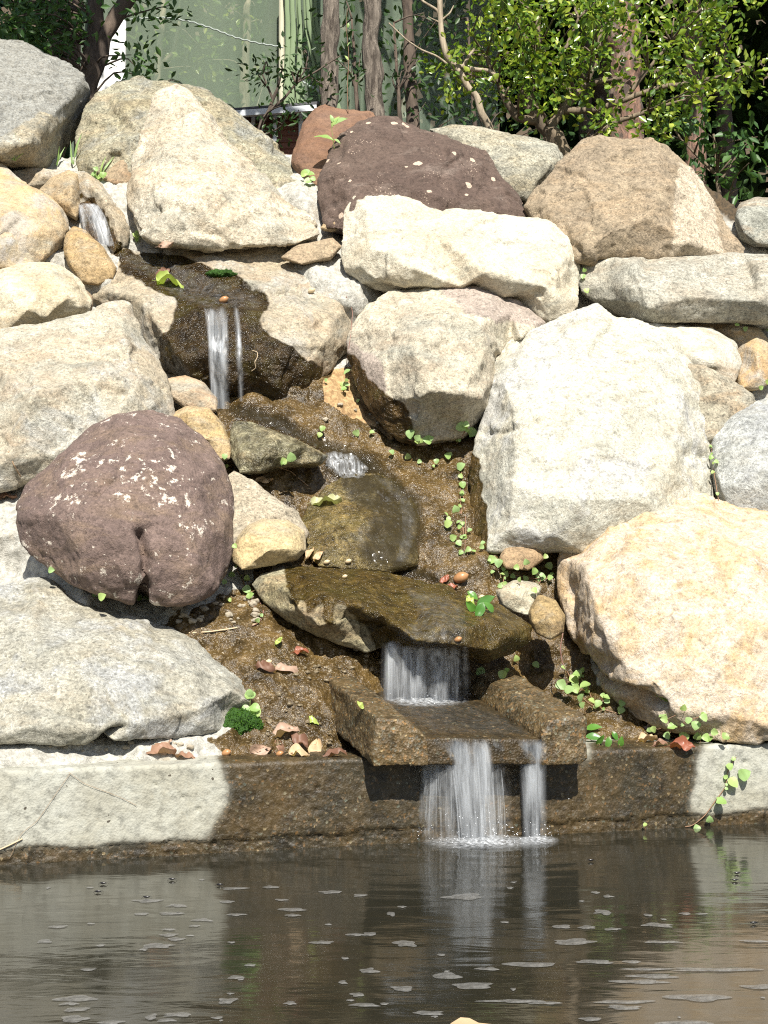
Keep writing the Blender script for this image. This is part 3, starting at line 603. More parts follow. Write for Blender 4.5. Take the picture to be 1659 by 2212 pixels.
rock('biggest white speckled boulder right of the stream',
     [(1018, 1160), (1014, 1085), (1022, 1000), (1034, 945), (1050, 900), (1054, 830), (1064, 780), (1092, 735), (1150, 712), (1200, 690), (1248, 665), (1290, 656), (1330, 684), (1400, 700), (1442, 716), (1482, 760), (1520, 812), (1536, 870), (1542, 1000), (1536, 1090), (1450, 1200), (1300, 1225), (1200, 1190), (1105, 1196), (1050, 1190)],
     [(1075, 930, .16), (1060, 1050, .13), (1090, 830, .12), (1130, 760, .11), (1230, 715, .11), (1300, 700, .11), (1120, 920, .28), (1110, 1050, .29), (1100, 1140, .24), (1250, 800, .24), (1400, 770, .19), (1480, 850, .17), (1300, 950, .36), (1460, 980, .26), (1500, 950, .16), (1250, 1080, .39), (1400, 1080, .33), (1200, 1160, .28)],
     G('big white granite', ((.64, .63, .57), (.58, .53, .43)), stain=(.49, .41, .29), stain_at=.64, grey=(.53, .53, .51), grain=.42), dy=.12, chip=.45,
     creases=[([(1048, 938), (1130, 925), (1190, 905), (1260, 900)], 8, .012), ([(1320, 990), (1400, 1020), (1420, 1005)], 6, .01)],
     wet=[[(1000, 960), (1036, 985), (1042, 1060), (1052, 1110), (1050, 1200), (990, 1200)]])
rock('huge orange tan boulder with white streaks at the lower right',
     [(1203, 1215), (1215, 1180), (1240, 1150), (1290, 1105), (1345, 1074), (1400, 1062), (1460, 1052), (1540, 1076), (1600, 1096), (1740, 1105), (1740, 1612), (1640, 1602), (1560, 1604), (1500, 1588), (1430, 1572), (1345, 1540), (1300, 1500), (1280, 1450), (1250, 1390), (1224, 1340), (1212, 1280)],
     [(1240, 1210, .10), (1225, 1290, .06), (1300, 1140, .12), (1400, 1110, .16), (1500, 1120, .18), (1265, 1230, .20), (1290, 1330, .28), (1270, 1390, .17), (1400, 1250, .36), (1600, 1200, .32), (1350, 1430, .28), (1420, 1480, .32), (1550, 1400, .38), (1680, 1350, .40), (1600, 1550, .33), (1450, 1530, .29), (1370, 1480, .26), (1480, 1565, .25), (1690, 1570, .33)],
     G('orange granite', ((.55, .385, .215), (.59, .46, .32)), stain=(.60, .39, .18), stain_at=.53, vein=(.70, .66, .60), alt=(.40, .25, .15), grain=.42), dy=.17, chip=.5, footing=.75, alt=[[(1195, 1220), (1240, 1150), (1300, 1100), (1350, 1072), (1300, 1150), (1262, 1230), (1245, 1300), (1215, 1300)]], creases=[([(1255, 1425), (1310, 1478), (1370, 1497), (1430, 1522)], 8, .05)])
rock('large pale granite boulder with a straight slanting top on the left side',
     [(-110, 735), (0, 716), (80, 700), (180, 680), (255, 655), (276, 660), (302, 722), (342, 792), (366, 832), (374, 905), (360, 990), (200, 1010), (60, 1040), (-110, 1080)],
     [(-30, 760, .14), (100, 740, .16), (230, 690, .12), (270, 730, .17), (300, 820, .20), (180, 820, .28), (60, 860, .30), (340, 870, .12), (250, 930, .22), (20, 990, .18)],
     G('pale left granite', ((.56, .53, .45), (.50, .43, .33)), stain=(.45, .34, .23), grey=(.50, .50, .46), grain=.5), dy=.06)
rock('round purple brown boulder blotched with white lichen beside the stream',
     [(34, 1130), (36, 1094), (54, 1056), (120, 990), (200, 920), (258, 891), (320, 886), (390, 904), (442, 946), (482, 1002), (500, 1060), (503, 1150), (492, 1230), (470, 1272), (430, 1296), (370, 1306), (325, 1302), (308, 1286), (290, 1300), (220, 1284), (150, 1262), (114, 1236), (72, 1202), (44, 1168)],
     dome([(34, 1110), (62, 1056), (130, 988), (200, 920), (258, 891), (320, 886), (390, 904), (442, 946), (482, 1002), (500, 1060), (503, 1150), (492, 1230), (470, 1272), (370, 1306), (290, 1300), (220, 1284), (150, 1256), (80, 1180)], .26),
     G('round purple stone', ((.165, .116, .106), (.228, .163, .145)), stain=(.27, .19, .12), stain_at=.60, lichen=(.66, .59, .50), lichen_at=.597, grain=.42), dy=-.10, chip=.3, footing=.7, ring=None, smooth=6, grow=3, lean=.45, creases=[([(306, 1310), (312, 1270), (318, 1210), (300, 1150)], 10, .055), ([(205, 1075), (225, 1045), (240, 1040)], 7, .02)])
rock('low grey granite boulder with a sharp slanting ridge at the lower left',
     [(-110, 1280), (-40, 1272), (0, 1274), (70, 1250), (112, 1256), (160, 1290), (240, 1320), (330, 1350), (425, 1380), (450, 1412), (505, 1452), (560, 1480), (582, 1502), (572, 1532), (540, 1552), (470, 1578), (400, 1586), (300, 1596), (235, 1602), (200, 1610), (90, 1604), (-110, 1608)],
     [(0, 1300, .08), (80, 1290, .09), (150, 1330, .11), (60, 1370, .22), (150, 1412, .27), (265, 1372, .19), (330, 1400, .21), (420, 1440, .18), (500, 1490, .16), (540, 1515, .11), (30, 1450, .26), (200, 1500, .29), (330, 1490, .25), (430, 1530, .21), (60, 1570, .31), (200, 1575, .30), (330, 1555, .25), (430, 1560, .18)],
     G('grey ridge granite', ((.47, .46, .42), (.40, .365, .29)), stain=(.40, .32, .21), stain_at=.64, grey=(.47, .48, .47), grain=.55), dy=.16, chip=.4, footing=.8, wet=[[(520, 1560), (560, 1480), (540, 1470), (620, 1470), (620, 1580)]], creases=[([(262, 1572), (235, 1590), (210, 1616)], 9, .05), ([(120, 1535), (200, 1555)], 6, .012)])
rock('cream white boulder at the left edge below the orange ones', [(-110, 600), (0, 582), (68, 570), (130, 576), (168, 602), (196, 650), (192, 668), (100, 694), (0, 724), (-110, 740)], [(0, 620, .14), (90, 610, .14), (150, 640, .12), (60, 670, .17)], G('cream granite', ((.68, .63, .52), (.58, .49, .35)), stain=(.48, .35, .20), grain=.35), dy=-.02)
rock('orange tan boulder with a sharp ridge at the left edge above the cream one', [(-110, 350), (-20, 345), (12, 362), (60, 398), (104, 424), (136, 452), (147, 500), (140, 520), (90, 562), (30, 580), (-60, 580), (-110, 540)], [(-20, 380, .06), (40, 430, .17), (90, 450, .15), (60, 510, .19), (110, 500, .13), (20, 480, .21)], G('orange left', ((.60, .43, .23), (.56, .46, .33)), stain=(.50, .32, .15), grey=(.46, .43, .38), grain=.35), dy=.02)
rock('mottled grey orange boulder in front of the ridged orange one at the left edge', [(-110, 440), (-30, 425), (20, 432), (45, 460), (62, 500), (78, 560), (70, 580), (0, 578), (-110, 590)], [(0, 480, .13), (35, 520, .13), (-20, 540, .16)], G('mottled left', ((.52, .45, .36), (.50, .40, .27)), stain=(.54, .38, .20), grey=(.44, .44, .46), grain=.4), dy=-.02, chip=.6)
rock('tan grey boulder the top spring runs out of',
     [(20, 372), (60, 366), (110, 366), (180, 372), (220, 398), (256, 450), (278, 492), (272, 530), (246, 546), (228, 520), (215, 480), (200, 445), (172, 440), (165, 405), (120, 392), (60, 400)],
     [(100, 376, .04), (190, 392, .08), (225, 430, .12), (250, 480, .12), (258, 520, .10)], G('spout granite', ((.44, .37, .28), (.50, .43, .33)), stain=(.40, .29, .17), grey=(.46, .45, .41)), dy=.06, chip=.5, voxel=.007, ring=None, lean=.8,
     wet=[[(172, 425), (200, 432), (225, 455), (245, 500), (262, 525), (270, 560), (220, 560), (190, 500)]])
rock('dark wet stone behind the little top spring', [(170, 440), (190, 432), (215, 440), (240, 480), (256, 530), (240, 552), (200, 530), (180, 490)], [(215, 490, .03)], G('wet back', BRWN), name='stone', cat='stone', dy=.10, voxel=.007, wet=[[(0, 0), (900, 0), (900, 900), (0, 900)]])
rock('small upright tan brown stone left of the top spring', [(84, 412), (108, 386), (150, 368), (166, 376), (172, 430), (164, 472), (146, 460), (112, 430)], [(130, 400, .06), (156, 400, .10), (152, 445, .07)], G('upright tan', ((.48, .36, .22), (.52, .42, .30)), stain=(.40, .26, .12)), name='stone', cat='stone', dy=.03, voxel=.007, chip=.4)
rock('rust tan pointed stone under the top spring', [(138, 545), (142, 510), (158, 490), (182, 498), (216, 530), (250, 580), (240, 600), (210, 612), (180, 606), (150, 574)], [(165, 520, .07), (190, 560, .09), (215, 585, .06)], G('rust pointed', ((.50, .35, .18), (.44, .31, .17)), stain=(.60, .46, .28), grain=.5), name='stone', cat='stone', dy=.0, voxel=.007, chip=.5)
rock('small brown chip stone between the cream boulder and the waterfall stone', [(160, 622), (185, 628), (200, 642), (196, 668), (172, 672)], [(184, 650, .05)], G('brown chip', BRWN, stain=(.45, .28, .14)), name='stone', cat='stone', dy=.0, voxel=.006, chip=.3)
FALLSTONE_WET = [(236, 535), (300, 548), (345, 545), (410, 560), (470, 580), (515, 605), (545, 618), (570, 632), (580, 650), (568, 672), (562, 690), (580, 730), (640, 760), (660, 770), (700, 800), (690, 850), (600, 900), (440, 900), (330, 800), (345, 755), (352, 735), (368, 700), (385, 655), (350, 635), (325, 620), (262, 590)]
rock('broad flat topped stone with the upper waterfall running over its dark wet face',
     [(198, 645), (206, 622), (232, 600), (236, 548), (262, 538), (345, 542), (420, 528), (500, 520), (600, 520), (650, 565), (720, 618), (754, 650), (765, 692), (756, 742), (722, 790), (672, 842), (620, 868), (560, 868), (480, 858), (450, 842), (400, 822), (340, 792), (305, 735), (262, 680)],
     [(270, 565, .01), (340, 590, .05), (300, 640, .16), (235, 630, .09), (420, 560, .03), (420, 620, .10), (520, 560, .04), (480, 640, .17), (385, 652, .21), (440, 672, .26), (500, 676, .27), (565, 672, .26), (590, 640, .18), (650, 640, .16), (735, 655, .13), (600, 580, .06), (655, 690, .22), (460, 760, .24), (540, 780, .25), (620, 770, .24), (700, 740, .18), (350, 720, .20), (600, 838, .15), (500, 835, .15), (400, 780, .20), (660, 800, .16)],
     G('waterfall stone', ((.44, .365, .265), (.48, .42, .33)), stain=(.42, .30, .19), grey=(.46, .44, .39), grain=.5, wet=(.040, .028, .011)), dy=.10, lean=.85, ring=None, footing=.2, wet=[FALLSTONE_WET], grow=2)
rock('orange brown stone at the foot of the upper waterfall', [(358, 820), (400, 812), (440, 828), (468, 864), (466, 885), (440, 884), (400, 876), (368, 858)], [(410, 840, .07), (445, 862, .06)], G('foot orange', ((.50, .33, .19), (.55, .45, .34)), stain=(.40, .22, .10), grain=.4), name='stone', cat='stone', dy=.0, voxel=.006, chip=.4)
rock('ochre stone wedged behind the round purple boulder', [(366, 896), (400, 878), (452, 882), (482, 920), (498, 962), (494, 990), (470, 992), (438, 950), (400, 915)], [(430, 905, .06), (470, 950, .07)], G('ochre wedge', ((.50, .36, .18), (.46, .33, .19)), stain=(.58, .46, .30)), name='stone', cat='stone', dy=-.02, voxel=.006, chip=.4)
rock('wet blue grey stone with glints the stream curls around', [(498, 930), (505, 910), (540, 912), (580, 928), (620, 944), (680, 968), (708, 985), (694, 1002), (640, 1002), (600, 1004), (560, 1016), (520, 1020), (500, 990)], [(530, 935, .05), (590, 955, .10), (640, 968, .09), (560, 985, .12), (520, 985, .09), (610, 985, .05)], G('wet blue', ((.42, .44, .41), (.34, .34, .30)), grain=.9, wet=(.30, .28, .21)), name='stone', cat='stone', dy=-.03, voxel=.006, wet=[[(480, 900), (720, 900), (720, 1040), (480, 1040)]])
rock('flat tan stone right behind the round purple boulder by the stream', [(488, 1030), (505, 1020), (545, 1040), (592, 1078), (642, 1108), (668, 1152), (650, 1180), (560, 1180), (500, 1190)], [(530, 1070, .06), (590, 1110, .08), (630, 1140, .06)], G('flat tan', ((.50, .43, .33), (.56, .49, .39)), stain=(.42, .34, .24), grain=.6), name='stone', cat='stone', dy=.03, voxel=.007)
rock('small yellow stone between the round purple boulder and the mossy ledge', [(503, 1195), (512, 1170), (536, 1138), (572, 1122), (622, 1125), (656, 1146), (662, 1188), (642, 1206), (590, 1216), (522, 1228), (504, 1214)], [(545, 1160, .09), (610, 1155, .10), (580, 1190, .12), (630, 1185, .09)], G('yellow stone', ((.58, .46, .27), (.54, .40, .22)), stain=(.48, .42, .31), grain=.4), name='stone', cat='stone', dy=-.06, voxel=.006)
ALLWET = [(-200, 0), (1900, 0), (1900, 2000), (-200, 2000)]
rock('algae green step stone under running water in mid stream', [(640, 1150), (672, 1085), (700, 1055), (740, 1030), (810, 1026), (870, 1050), (896, 1082), (902, 1130), (894, 1215), (840, 1232), (740, 1228), (690, 1222), (652, 1190)], [(720, 1080, .0), (790, 1050, .0), (860, 1080, .0), (700, 1125, .04), (790, 1128, .055), (870, 1120, .03), (760, 1190, .06), (840, 1190, .05), (700, 1190, .04), (740, 1160, .07)], G('step stone', ((.50, .48, .38), (.40, .34, .22)), grain=1.0, wet=(.19, .16, .085)), name='stone', cat='stone', dy=.085, lean=1.0, ring=None, voxel=.006, thick=.2, footing=.3, wet=[ALLWET])
rock('wet mossy ledge stone the middle waterfall drops from',
     [(543, 1262), (560, 1240), (620, 1226), (700, 1226), (790, 1230), (870, 1246), (960, 1266), (1010, 1284), (1085, 1310), (1150, 1352), (1146, 1382), (1104, 1412), (1052, 1428), (1000, 1420), (940, 1412), (880, 1402), (842, 1404), (790, 1410), (720, 1384), (650, 1352), (592, 1314), (556, 1282)],
     [(580, 1255, .06), (650, 1250, .06), (750, 1255, .07), (850, 1280, .08), (620, 1275, .15), (690, 1285, .19), (760, 1300, .23), (830, 1330, .22), (650, 1320, .15), (720, 1350, .17), (770, 1362, .12), (800, 1385, .06), (690, 1350, .14), (860, 1355, .24), (900, 1310, .13), (950, 1345, .26), (1010, 1360, .26), (960, 1390, .24), (1050, 1340, .17), (1100, 1370, .15), (1060, 1405, .14), (960, 1295, .08), (1020, 1400, .22), (900, 1385, .24)],
     G('mossy ledge', ((.44, .41, .30), (.40, .34, .20)), grain=.8, wet=(.10, .075, .026)), dy=-.04, lean=.9, ring=None, footing=0, wet=[[(600, 1220), (1200, 1220), (1200, 1450), (830, 1450), (815, 1390), (775, 1330), (720, 1300), (712, 1360), (690, 1300), (672, 1340), (655, 1285), (640, 1310), (622, 1250)]], voxel=.007, creases=[([(735, 1335), (780, 1365), (830, 1385)], 22, .05), ([(640, 1260), (625, 1300), (650, 1340)], 8, .015), ([(690, 1290), (680, 1330), (720, 1370)], 8, .015)])
rock('small tan stone plugged beside the huge orange boulder', [(1143, 1322), (1164, 1286), (1200, 1298), (1219, 1330), (1216, 1366), (1190, 1380), (1160, 1366), (1148, 1346)], [(1175, 1320, .07), (1195, 1345, .08)], G('plug stone', ((.46, .34, .17), (.40, .28, .14)), grain=.55), name='stone', cat='stone', dy=-.06, voxel=.006, chip=.5)
rock('crumbly white mortar lump right of the mossy ledge', [(1073, 1276), (1110, 1254), (1150, 1258), (1168, 1268), (1152, 1310), (1142, 1328), (1110, 1318), (1084, 1306)], [(1115, 1285, .06)], G('mortar lump', ((.62, .57, .45), (.52, .47, .36)), grain=.5), name='mortar_lump', cat='mortar', dy=-.02, voxel=.006, amp=1.6)
rock('reddish brown stone under the big white speckled boulder', [(1080, 1204), (1090, 1186), (1130, 1175), (1166, 1178), (1178, 1206), (1140, 1230), (1092, 1226)], [(1120, 1200, .05), (1150, 1200, .06)], G('reddish', ((.34, .22, .12), (.42, .30, .19)), grain=.45), name='stone', cat='stone', dy=.0, voxel=.006)
rock('thin brown stone bedded in mortar above the waterfall stone', [(606, 556), (640, 532), (720, 515), (738, 532), (716, 556), (650, 568)], [(680, 540, .05)], G('bedded brown', BRWN, stain=(.46, .36, .24)), name='stone', cat='stone', dy=-.06, voxel=.006, lean=.9)
rock('brown chip under the corner of the long creamy boulder', [(693, 494), (710, 468), (748, 460), (746, 486), (716, 496)], [(722, 480, .04)], G('corner chip', ((.52, .40, .25), (.42, .30, .18))), name='stone', cat='stone', dy=-.04, voxel=.006)

# ------------------------------------------------------------------ concrete chute
def plane_hit(px, py, out):
    d = at(px, py, 1.0) - np.array((0, 0, CAMZ)); o = np.array((0, 0, CAMZ)); p0 = W0 + WN * out
    return o + d * (np.dot(p0 - o, WN) / np.dot(d, WN))
def build_chute():
    ax = -WN * math.cos(R(11)) + np.array((0, 0, math.sin(R(11)))) - WD * 0.02
    e = empty('concrete_chute', plane_hit(1035, 1655, 0.105)); tag(e, 'wet brown concrete spillway chute with raised sides jutting over the pond wall', 'chute')
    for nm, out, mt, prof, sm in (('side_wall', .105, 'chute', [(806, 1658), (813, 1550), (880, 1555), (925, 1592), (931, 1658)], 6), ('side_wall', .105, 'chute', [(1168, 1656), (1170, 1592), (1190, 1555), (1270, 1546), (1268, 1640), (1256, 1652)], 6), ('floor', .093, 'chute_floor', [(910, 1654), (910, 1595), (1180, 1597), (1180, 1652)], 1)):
        P = [plane_hit(x, y, out) for x, y in prof]; n = len(P); V = P + [p + ax * 0.56 for p in P]
        Fc = [(i, (i + 1) % n, n + (i + 1) % n, n + i) for i in range(n)] + [tuple(range(n))[::-1], tuple(range(n, 2 * n))]
        me = mesh('chute', V, Fc, False); bm = bmesh.new(); bm.from_mesh(me); bmesh.ops.recalc_face_normals(bm, faces=bm.faces); bmesh.ops.triangulate(bm, faces=bm.faces); bm.to_mesh(me); bm.free()
        me = remesh(me, 0.005); V = getV(me); V = lap(V, getE(me), sm, .6); setV(me, V); N = getN(me)
        k = 1.0 if nm == 'side_wall' else .5
        V = V + N * (k * (0.006 * fbm(V * 11, 3) + 0.0024 * fbm(V * 60, 3) + 0.0012 * np.clip(pn(V * 130), 0, 1)))[:, None]; setV(me, V - np.array(e.location)); link(nm, me, M[mt], e)
build_chute()

# ------------------------------------------------------------------ putting things on what the photo shows them on
bpy.context.view_layer.update(); DG = bpy.context.evaluated_depsgraph_get()
LAST = ['']
def hit(px, py, lift=0.0):
    d = Vector(at(px, py, 1.0) - np.array((0, 0, CAMZ))).normalized()
    ok, loc, nor, idx, ob, mx = scene.ray_cast(DG, Vector((0, 0, CAMZ)), d)
    if not ok: loc, nor = Vector(at(px, py, 5)), Vector((0, -1, 0))
    if nor.dot(d) > 0: nor = -nor
    LAST[0] = ob.name if ok else ''
    return np.array(loc) + np.array(nor) * lift, np.array(nor), np.array(d)

# ------------------------------------------------------------------ falling and running water
def streams(name, label, sets, mat, lip_out=0.012, seed=0, arc=0.5, drop_end=None):
    """bundles of fine threads of water, each following its own arc from the lip to where it lands"""
    r = np.random.default_rng(seed); mb = MB(); fade = []
    for (tx, ty, bx, by, tw, bw, n, rad) in sets:
        a0 = hit(tx, ty)[0]; b0 = hit(bx, by)[0]
        for _ in range(int(n * .95)):
            u = r.normal() * 0.42; a = a0 + np.array((u * tw * a0[1] / F, r.uniform(-.008, .004), 0)); 
            b = b0 + np.array(((u * 0.7 + 0.3 * r.normal() * .42) * bw * b0[1] / F, r.uniform(-.02, .01), 0))
            a = a + np.array((0, -lip_out, 0.004)); t0 = r.uniform(0, .12); t1 = r.uniform(.72, 1.0) if r.random() < .35 else 1.0
            T = np.linspace(t0, t1, 12)[:, None]
            P = a + (b - a) * np.c_[T, np.sqrt(T) * (1 - arc) + T * arc, T * (0.35 + 0.65 * T)]
            P[:, 0] += 0.0025 * pn(np.c_[np.full(12, u * 9), T[:, 0] * 3, np.full(12, seed)])
            for i_ in range(12):
                px_ = proj(P[i_])[0]; h_, n_, d_ = hit(px_[0], px_[1])
                if LAST[0].startswith('boulder') and h_[1] < P[i_, 1] + .008: P[i_] = h_ - d_ * .010
            broad = r.random() < .55; hw = (rad * r.uniform(3, 8.5) if broad else rad * r.uniform(.35, 1.0)) * np.interp(T[:, 0], [0, .2, 1], [.7, 1, 1.3])
            U = np.linspace(-1, 1, 7); Vr = P[:, None, :] + np.stack((hw[:, None] * U, -.35 * hw[:, None] * (1 - U ** 2), 0 * hw[:, None] * U), 2)
            mb.add(Vr.reshape(-1, 3), [(i * 7 + j, i * 7 + j + 1, (i + 1) * 7 + j + 1, (i + 1) * 7 + j) for i in range(11) for j in range(6)])
            al = np.interp(np.linspace(0, 1, 12), [0, .12, .8, 1], [.15, 1, .9, .1 if t1 < 1 else .5]) * (r.uniform(.16, .42) if broad else r.uniform(.35, 1.0))
            fade.append((al[:, None] * (1 - U ** 2)[None]).ravel())
    o = mb.build(name, mat, origin=mb.V[0][0]); attr(o.data, 'fade', np.concatenate(fade)); tag(o, label, 'waterfall'); return o
def film(name, label, poly, mat, lift=0.006, step=7, parent=None, edge=18, cat='water flow', noise=0.0):
    poly = np.array(poly, float); x0, y0 = poly.min(0); x1, y1 = poly.max(0); X = np.arange(x0, x1 + step, step); Y = np.arange(y0, y1 + step, step)
    idx = {}; V = []; fd = []
    for j, y in enumerate(Y):
        for i, x in enumerate(X):
            if inside(poly, np.array([[x, y]]))[0]:
                p, n, d = hit(x, y); 
                e = min(np.linalg.norm(np.array((x, y)) - (a + np.clip(np.dot(np.array((x, y)) - a, b - a) / np.dot(b - a, b - a), 0, 1) * (b - a))) for a, b in zip(poly, np.roll(poly, -1, 0)))
                idx[i, j] = len(V); V.append(p - d * lift); fd.append(min(1, e / edge))
    V = np.array(V); Fc = [(idx[i, j], idx[i, j + 1], idx[i + 1, j + 1], idx[i + 1, j]) for (i, j) in idx if (i + 1, j) in idx and (i, j + 1) in idx and (i + 1, j + 1) in idx]
    Fc = [f for f in Fc if max(np.linalg.norm(V[f[a]] - V[f[(a + 1) % 4]]) for a in range(4)) < (0.3 if cat == 'rapid' else 0.11)]
    if noise: V[:, 2] += noise * pn(V * 45)
    c = V.mean(0); me = mesh(name, V - c, Fc); attr(me, 'fade', fd); o = link(name, me, mat, loc=c); tag(o, label, cat); return o

streams('waterfall', 'lowest waterfall pouring from the concrete chute into the pond', [
    (940, 1594, 930, 1818, 18, 36, 24, .0022), (985, 1594, 1020, 1822, 20, 38, 56, .0032), (1030, 1594, 1050, 1822, 16, 34, 44, .0030), (1065, 1594, 1084, 1815, 12, 26, 10, .002),
    (965, 1594, 972, 1820, 30, 40, 26, .0026), (1148, 1595, 1154, 1812, 26, 14, 46, .0030), (1125, 1595, 1150, 1812, 12, 12, 16, .0025), (1166, 1595, 1160, 1812, 6, 8, 12, .002)], M['fall'], lip_out=0.035, seed=1)
streams('waterfall', 'middle waterfall dropping from the mossy ledge stone into the chute', [
    (850, 1385, 848, 1512, 14, 16, 26, .0028), (885, 1395, 880, 1516, 34, 34, 50, .0030), (940, 1398, 950, 1518, 16, 18, 44, .0032), (975, 1398, 980, 1514, 34, 36, 34, .0026), (915, 1396, 915, 1514, 30, 30, 16, .0022), (1005, 1398, 1006, 1506, 10, 14, 12, .002)], M['fall'], lip_out=0.02, seed=2)
streams('waterfall', 'upper waterfall falling as a narrow ribbon down the dark wet stone face', [
    (463, 672, 470, 884, 14, 16, 40, .0022), (484, 673, 482, 884, 12, 14, 22, .0020), (514, 672, 521, 868, 5, 6, 14, .0013), (448, 674, 462, 870, 8, 8, 5, .0013)], M['fall'], lip_out=0.075, seed=3)
streams('waterfall', 'little top spring running down over a stone at the upper left', [
    (196, 446, 232, 532, 22, 22, 46, .0028), (180, 452, 184, 505, 5, 5, 10, .002)], M['fall'], lip_out=0.035, seed=4)
film('cascade', 'white rapid curling round the wet blue grey stone in mid stream', [(688, 982), (720, 972), (768, 980), (800, 1010), (785, 1034), (740, 1036), (706, 1012)], M['froth'], .014, 4, noise=.006, cat='rapid', edge=13)
film('stream_water', 'thin sheet of water gliding over the flat top of the upper waterfall stone', [(245, 545), (300, 545), (380, 560), (450, 590), (520, 620), (575, 650), (560, 672), (440, 670), (380, 650), (330, 610), (270, 580)], M['film'], .005)
film('stream_water', 'thin sheet of water sliding down the algae green step stone', [(730, 1030), (800, 1030), (860, 1070), (890, 1130), (870, 1215), (790, 1215), (750, 1150), (800, 1110), (740, 1080)], M['film'], .006)
film('stream_water', 'dark glossy sheet of stream water winding from the upper fall down to the mossy ledge', [(470, 868), (530, 866), (600, 880), (690, 935), (790, 965), (850, 1010), (915, 1070), (925, 1150), (905, 1215), (980, 1255), (930, 1262), (800, 1228), (760, 1200), (790, 1130), (740, 1060), (690, 1005), (620, 955), (540, 915), (500, 900)], M['skin'], .007, 6, edge=22)
film('stream_water', 'blurred run of water hugging the right side of the algae green step stone', [(790, 1015), (850, 1035), (895, 1085), (905, 1140), (885, 1215), (850, 1220), (865, 1150), (860, 1090), (820, 1045)], M['film'], .012, 6, edge=12)
film('stream_water', 'smooth water skin spilling over the lip of the mossy ledge stone', [(860, 1255), (960, 1280), (1010, 1310), (1020, 1380), (1000, 1400), (850, 1398), (845, 1370), (900, 1330), (880, 1290)], M['film'], .005)
film('stream_water', 'shallow water spreading across the floor of the concrete chute', [(842, 1515), (1000, 1508), (1060, 1530), (1165, 1590), (935, 1590), (880, 1545)], M['film_thin'], .005, edge=12)
film('stream_water', 'ripple of water running off the foot of the upper waterfall', [(495, 885), (560, 880), (640, 920), (700, 965), (735, 985), (690, 985), (600, 935), (520, 905)], M['film'], .006)
def splash(label, cx, cy, rx, ry, n, h, seed):
    r = np.random.default_rng(seed); root_p = hit(cx, cy)[0]; e = empty('splash', root_p); tag(e, label, 'splash')
    mb = MB(); nx, ny = 40, 18; V = []; fd = []
    for j in range(ny):
        for i in range(nx):
            u = i / (nx - 1) * 2 - 1; v = j / (ny - 1) * 2 - 1; p = hit(cx + u * rx, cy + v * ry)[0]; rr = min(1, math.hypot(u, v))
            V.append(p + np.array((0, 0, .004 + (1 - rr) * h * (.5 + .6 * abs(pn(np.array([[u * 5, v * 4, seed]]))[0]))))); fd.append(max(0, 1 - rr ** 1.5) * 2.2)
    mb.add(V, [(j * nx + i, j * nx + i + 1, (j + 1) * nx + i + 1, (j + 1) * nx + i) for j in range(ny - 1) for i in range(nx - 1)])
    o = mb.build('froth', M['froth'], e); attr(o.data, 'fade', fd)
    md = MB(); sp = [(0, 0, 1), (1, 0, 0), (0, 1, 0), (-1, 0, 0), (0, -1, 0), (0, 0, -1)]; sf = [(0, 1, 2), (0, 2, 3), (0, 3, 4), (0, 4, 1), (5, 2, 1), (5, 3, 2), (5, 4, 3), (5, 1, 4)]
    for _ in range(n):
        u, v = r.normal() * .5, r.normal() * .5; p = hit(cx + u * rx * 1.1, cy + v * ry)[0] + np.array((0, -.01, abs(r.normal()) * h * 2.2 + .003))
        md.add(p + np.array(sp) * r.uniform(.0007, .0019), sf)
    d = md.build('droplets', M['droplet'], e); tag(d, kind='stuff')
splash('white splash where the lowest waterfall meets the pond', 1040, 1822, 130, 17, 130, .022, 11)
splash('small splash under the right hand thread of the lowest waterfall', 1160, 1818, 50, 11, 34, .014, 12)
splash('white splash on the chute floor under the middle waterfall', 920, 1514, 95, 16, 34, .010, 13)

# ------------------------------------------------------------------ foam, leaves, moss and creepers
def blob_mesh(name, px, py, rx, ry, seed, mat, z=0.0035, label=None, group=None, cat='foam'):
    c = water_hit(px, py); r = np.random.default_rng(seed); n = 26; dx = rx * c[1] / F
    fy = (water_hit(px, py - ry)[1] - water_hit(px, py + ry)[1]) / 2
    ph = r.uniform(0, 6.3, 4); am = r.uniform(.05, .22, 4); bend = r.uniform(-.35, .35); ring = []
    for k in range(n):
        t = 2 * math.pi * k / n; q = 1 + sum(am[m] * math.cos((m + 2) * t + ph[m]) for m in range(4)) * .8
        x, y = math.cos(t) * q, math.sin(t) * q; ring.append((x * dx, (y + bend * x * x) * fy))
    V = [(x, y, .0012) for x, y in ring] + [(x * .8, y * .8, z) for x, y in ring] + [(0, 0, z)]
    Fc = [(k, (k + 1) % n, n + (k + 1) % n, n + k) for k in range(n)] + [(n + k, n + (k + 1) % n, 2 * n) for k in range(n)]
    o = link(name, mesh(name, V, Fc), mat, loc=c); tag(o, label, cat, group)
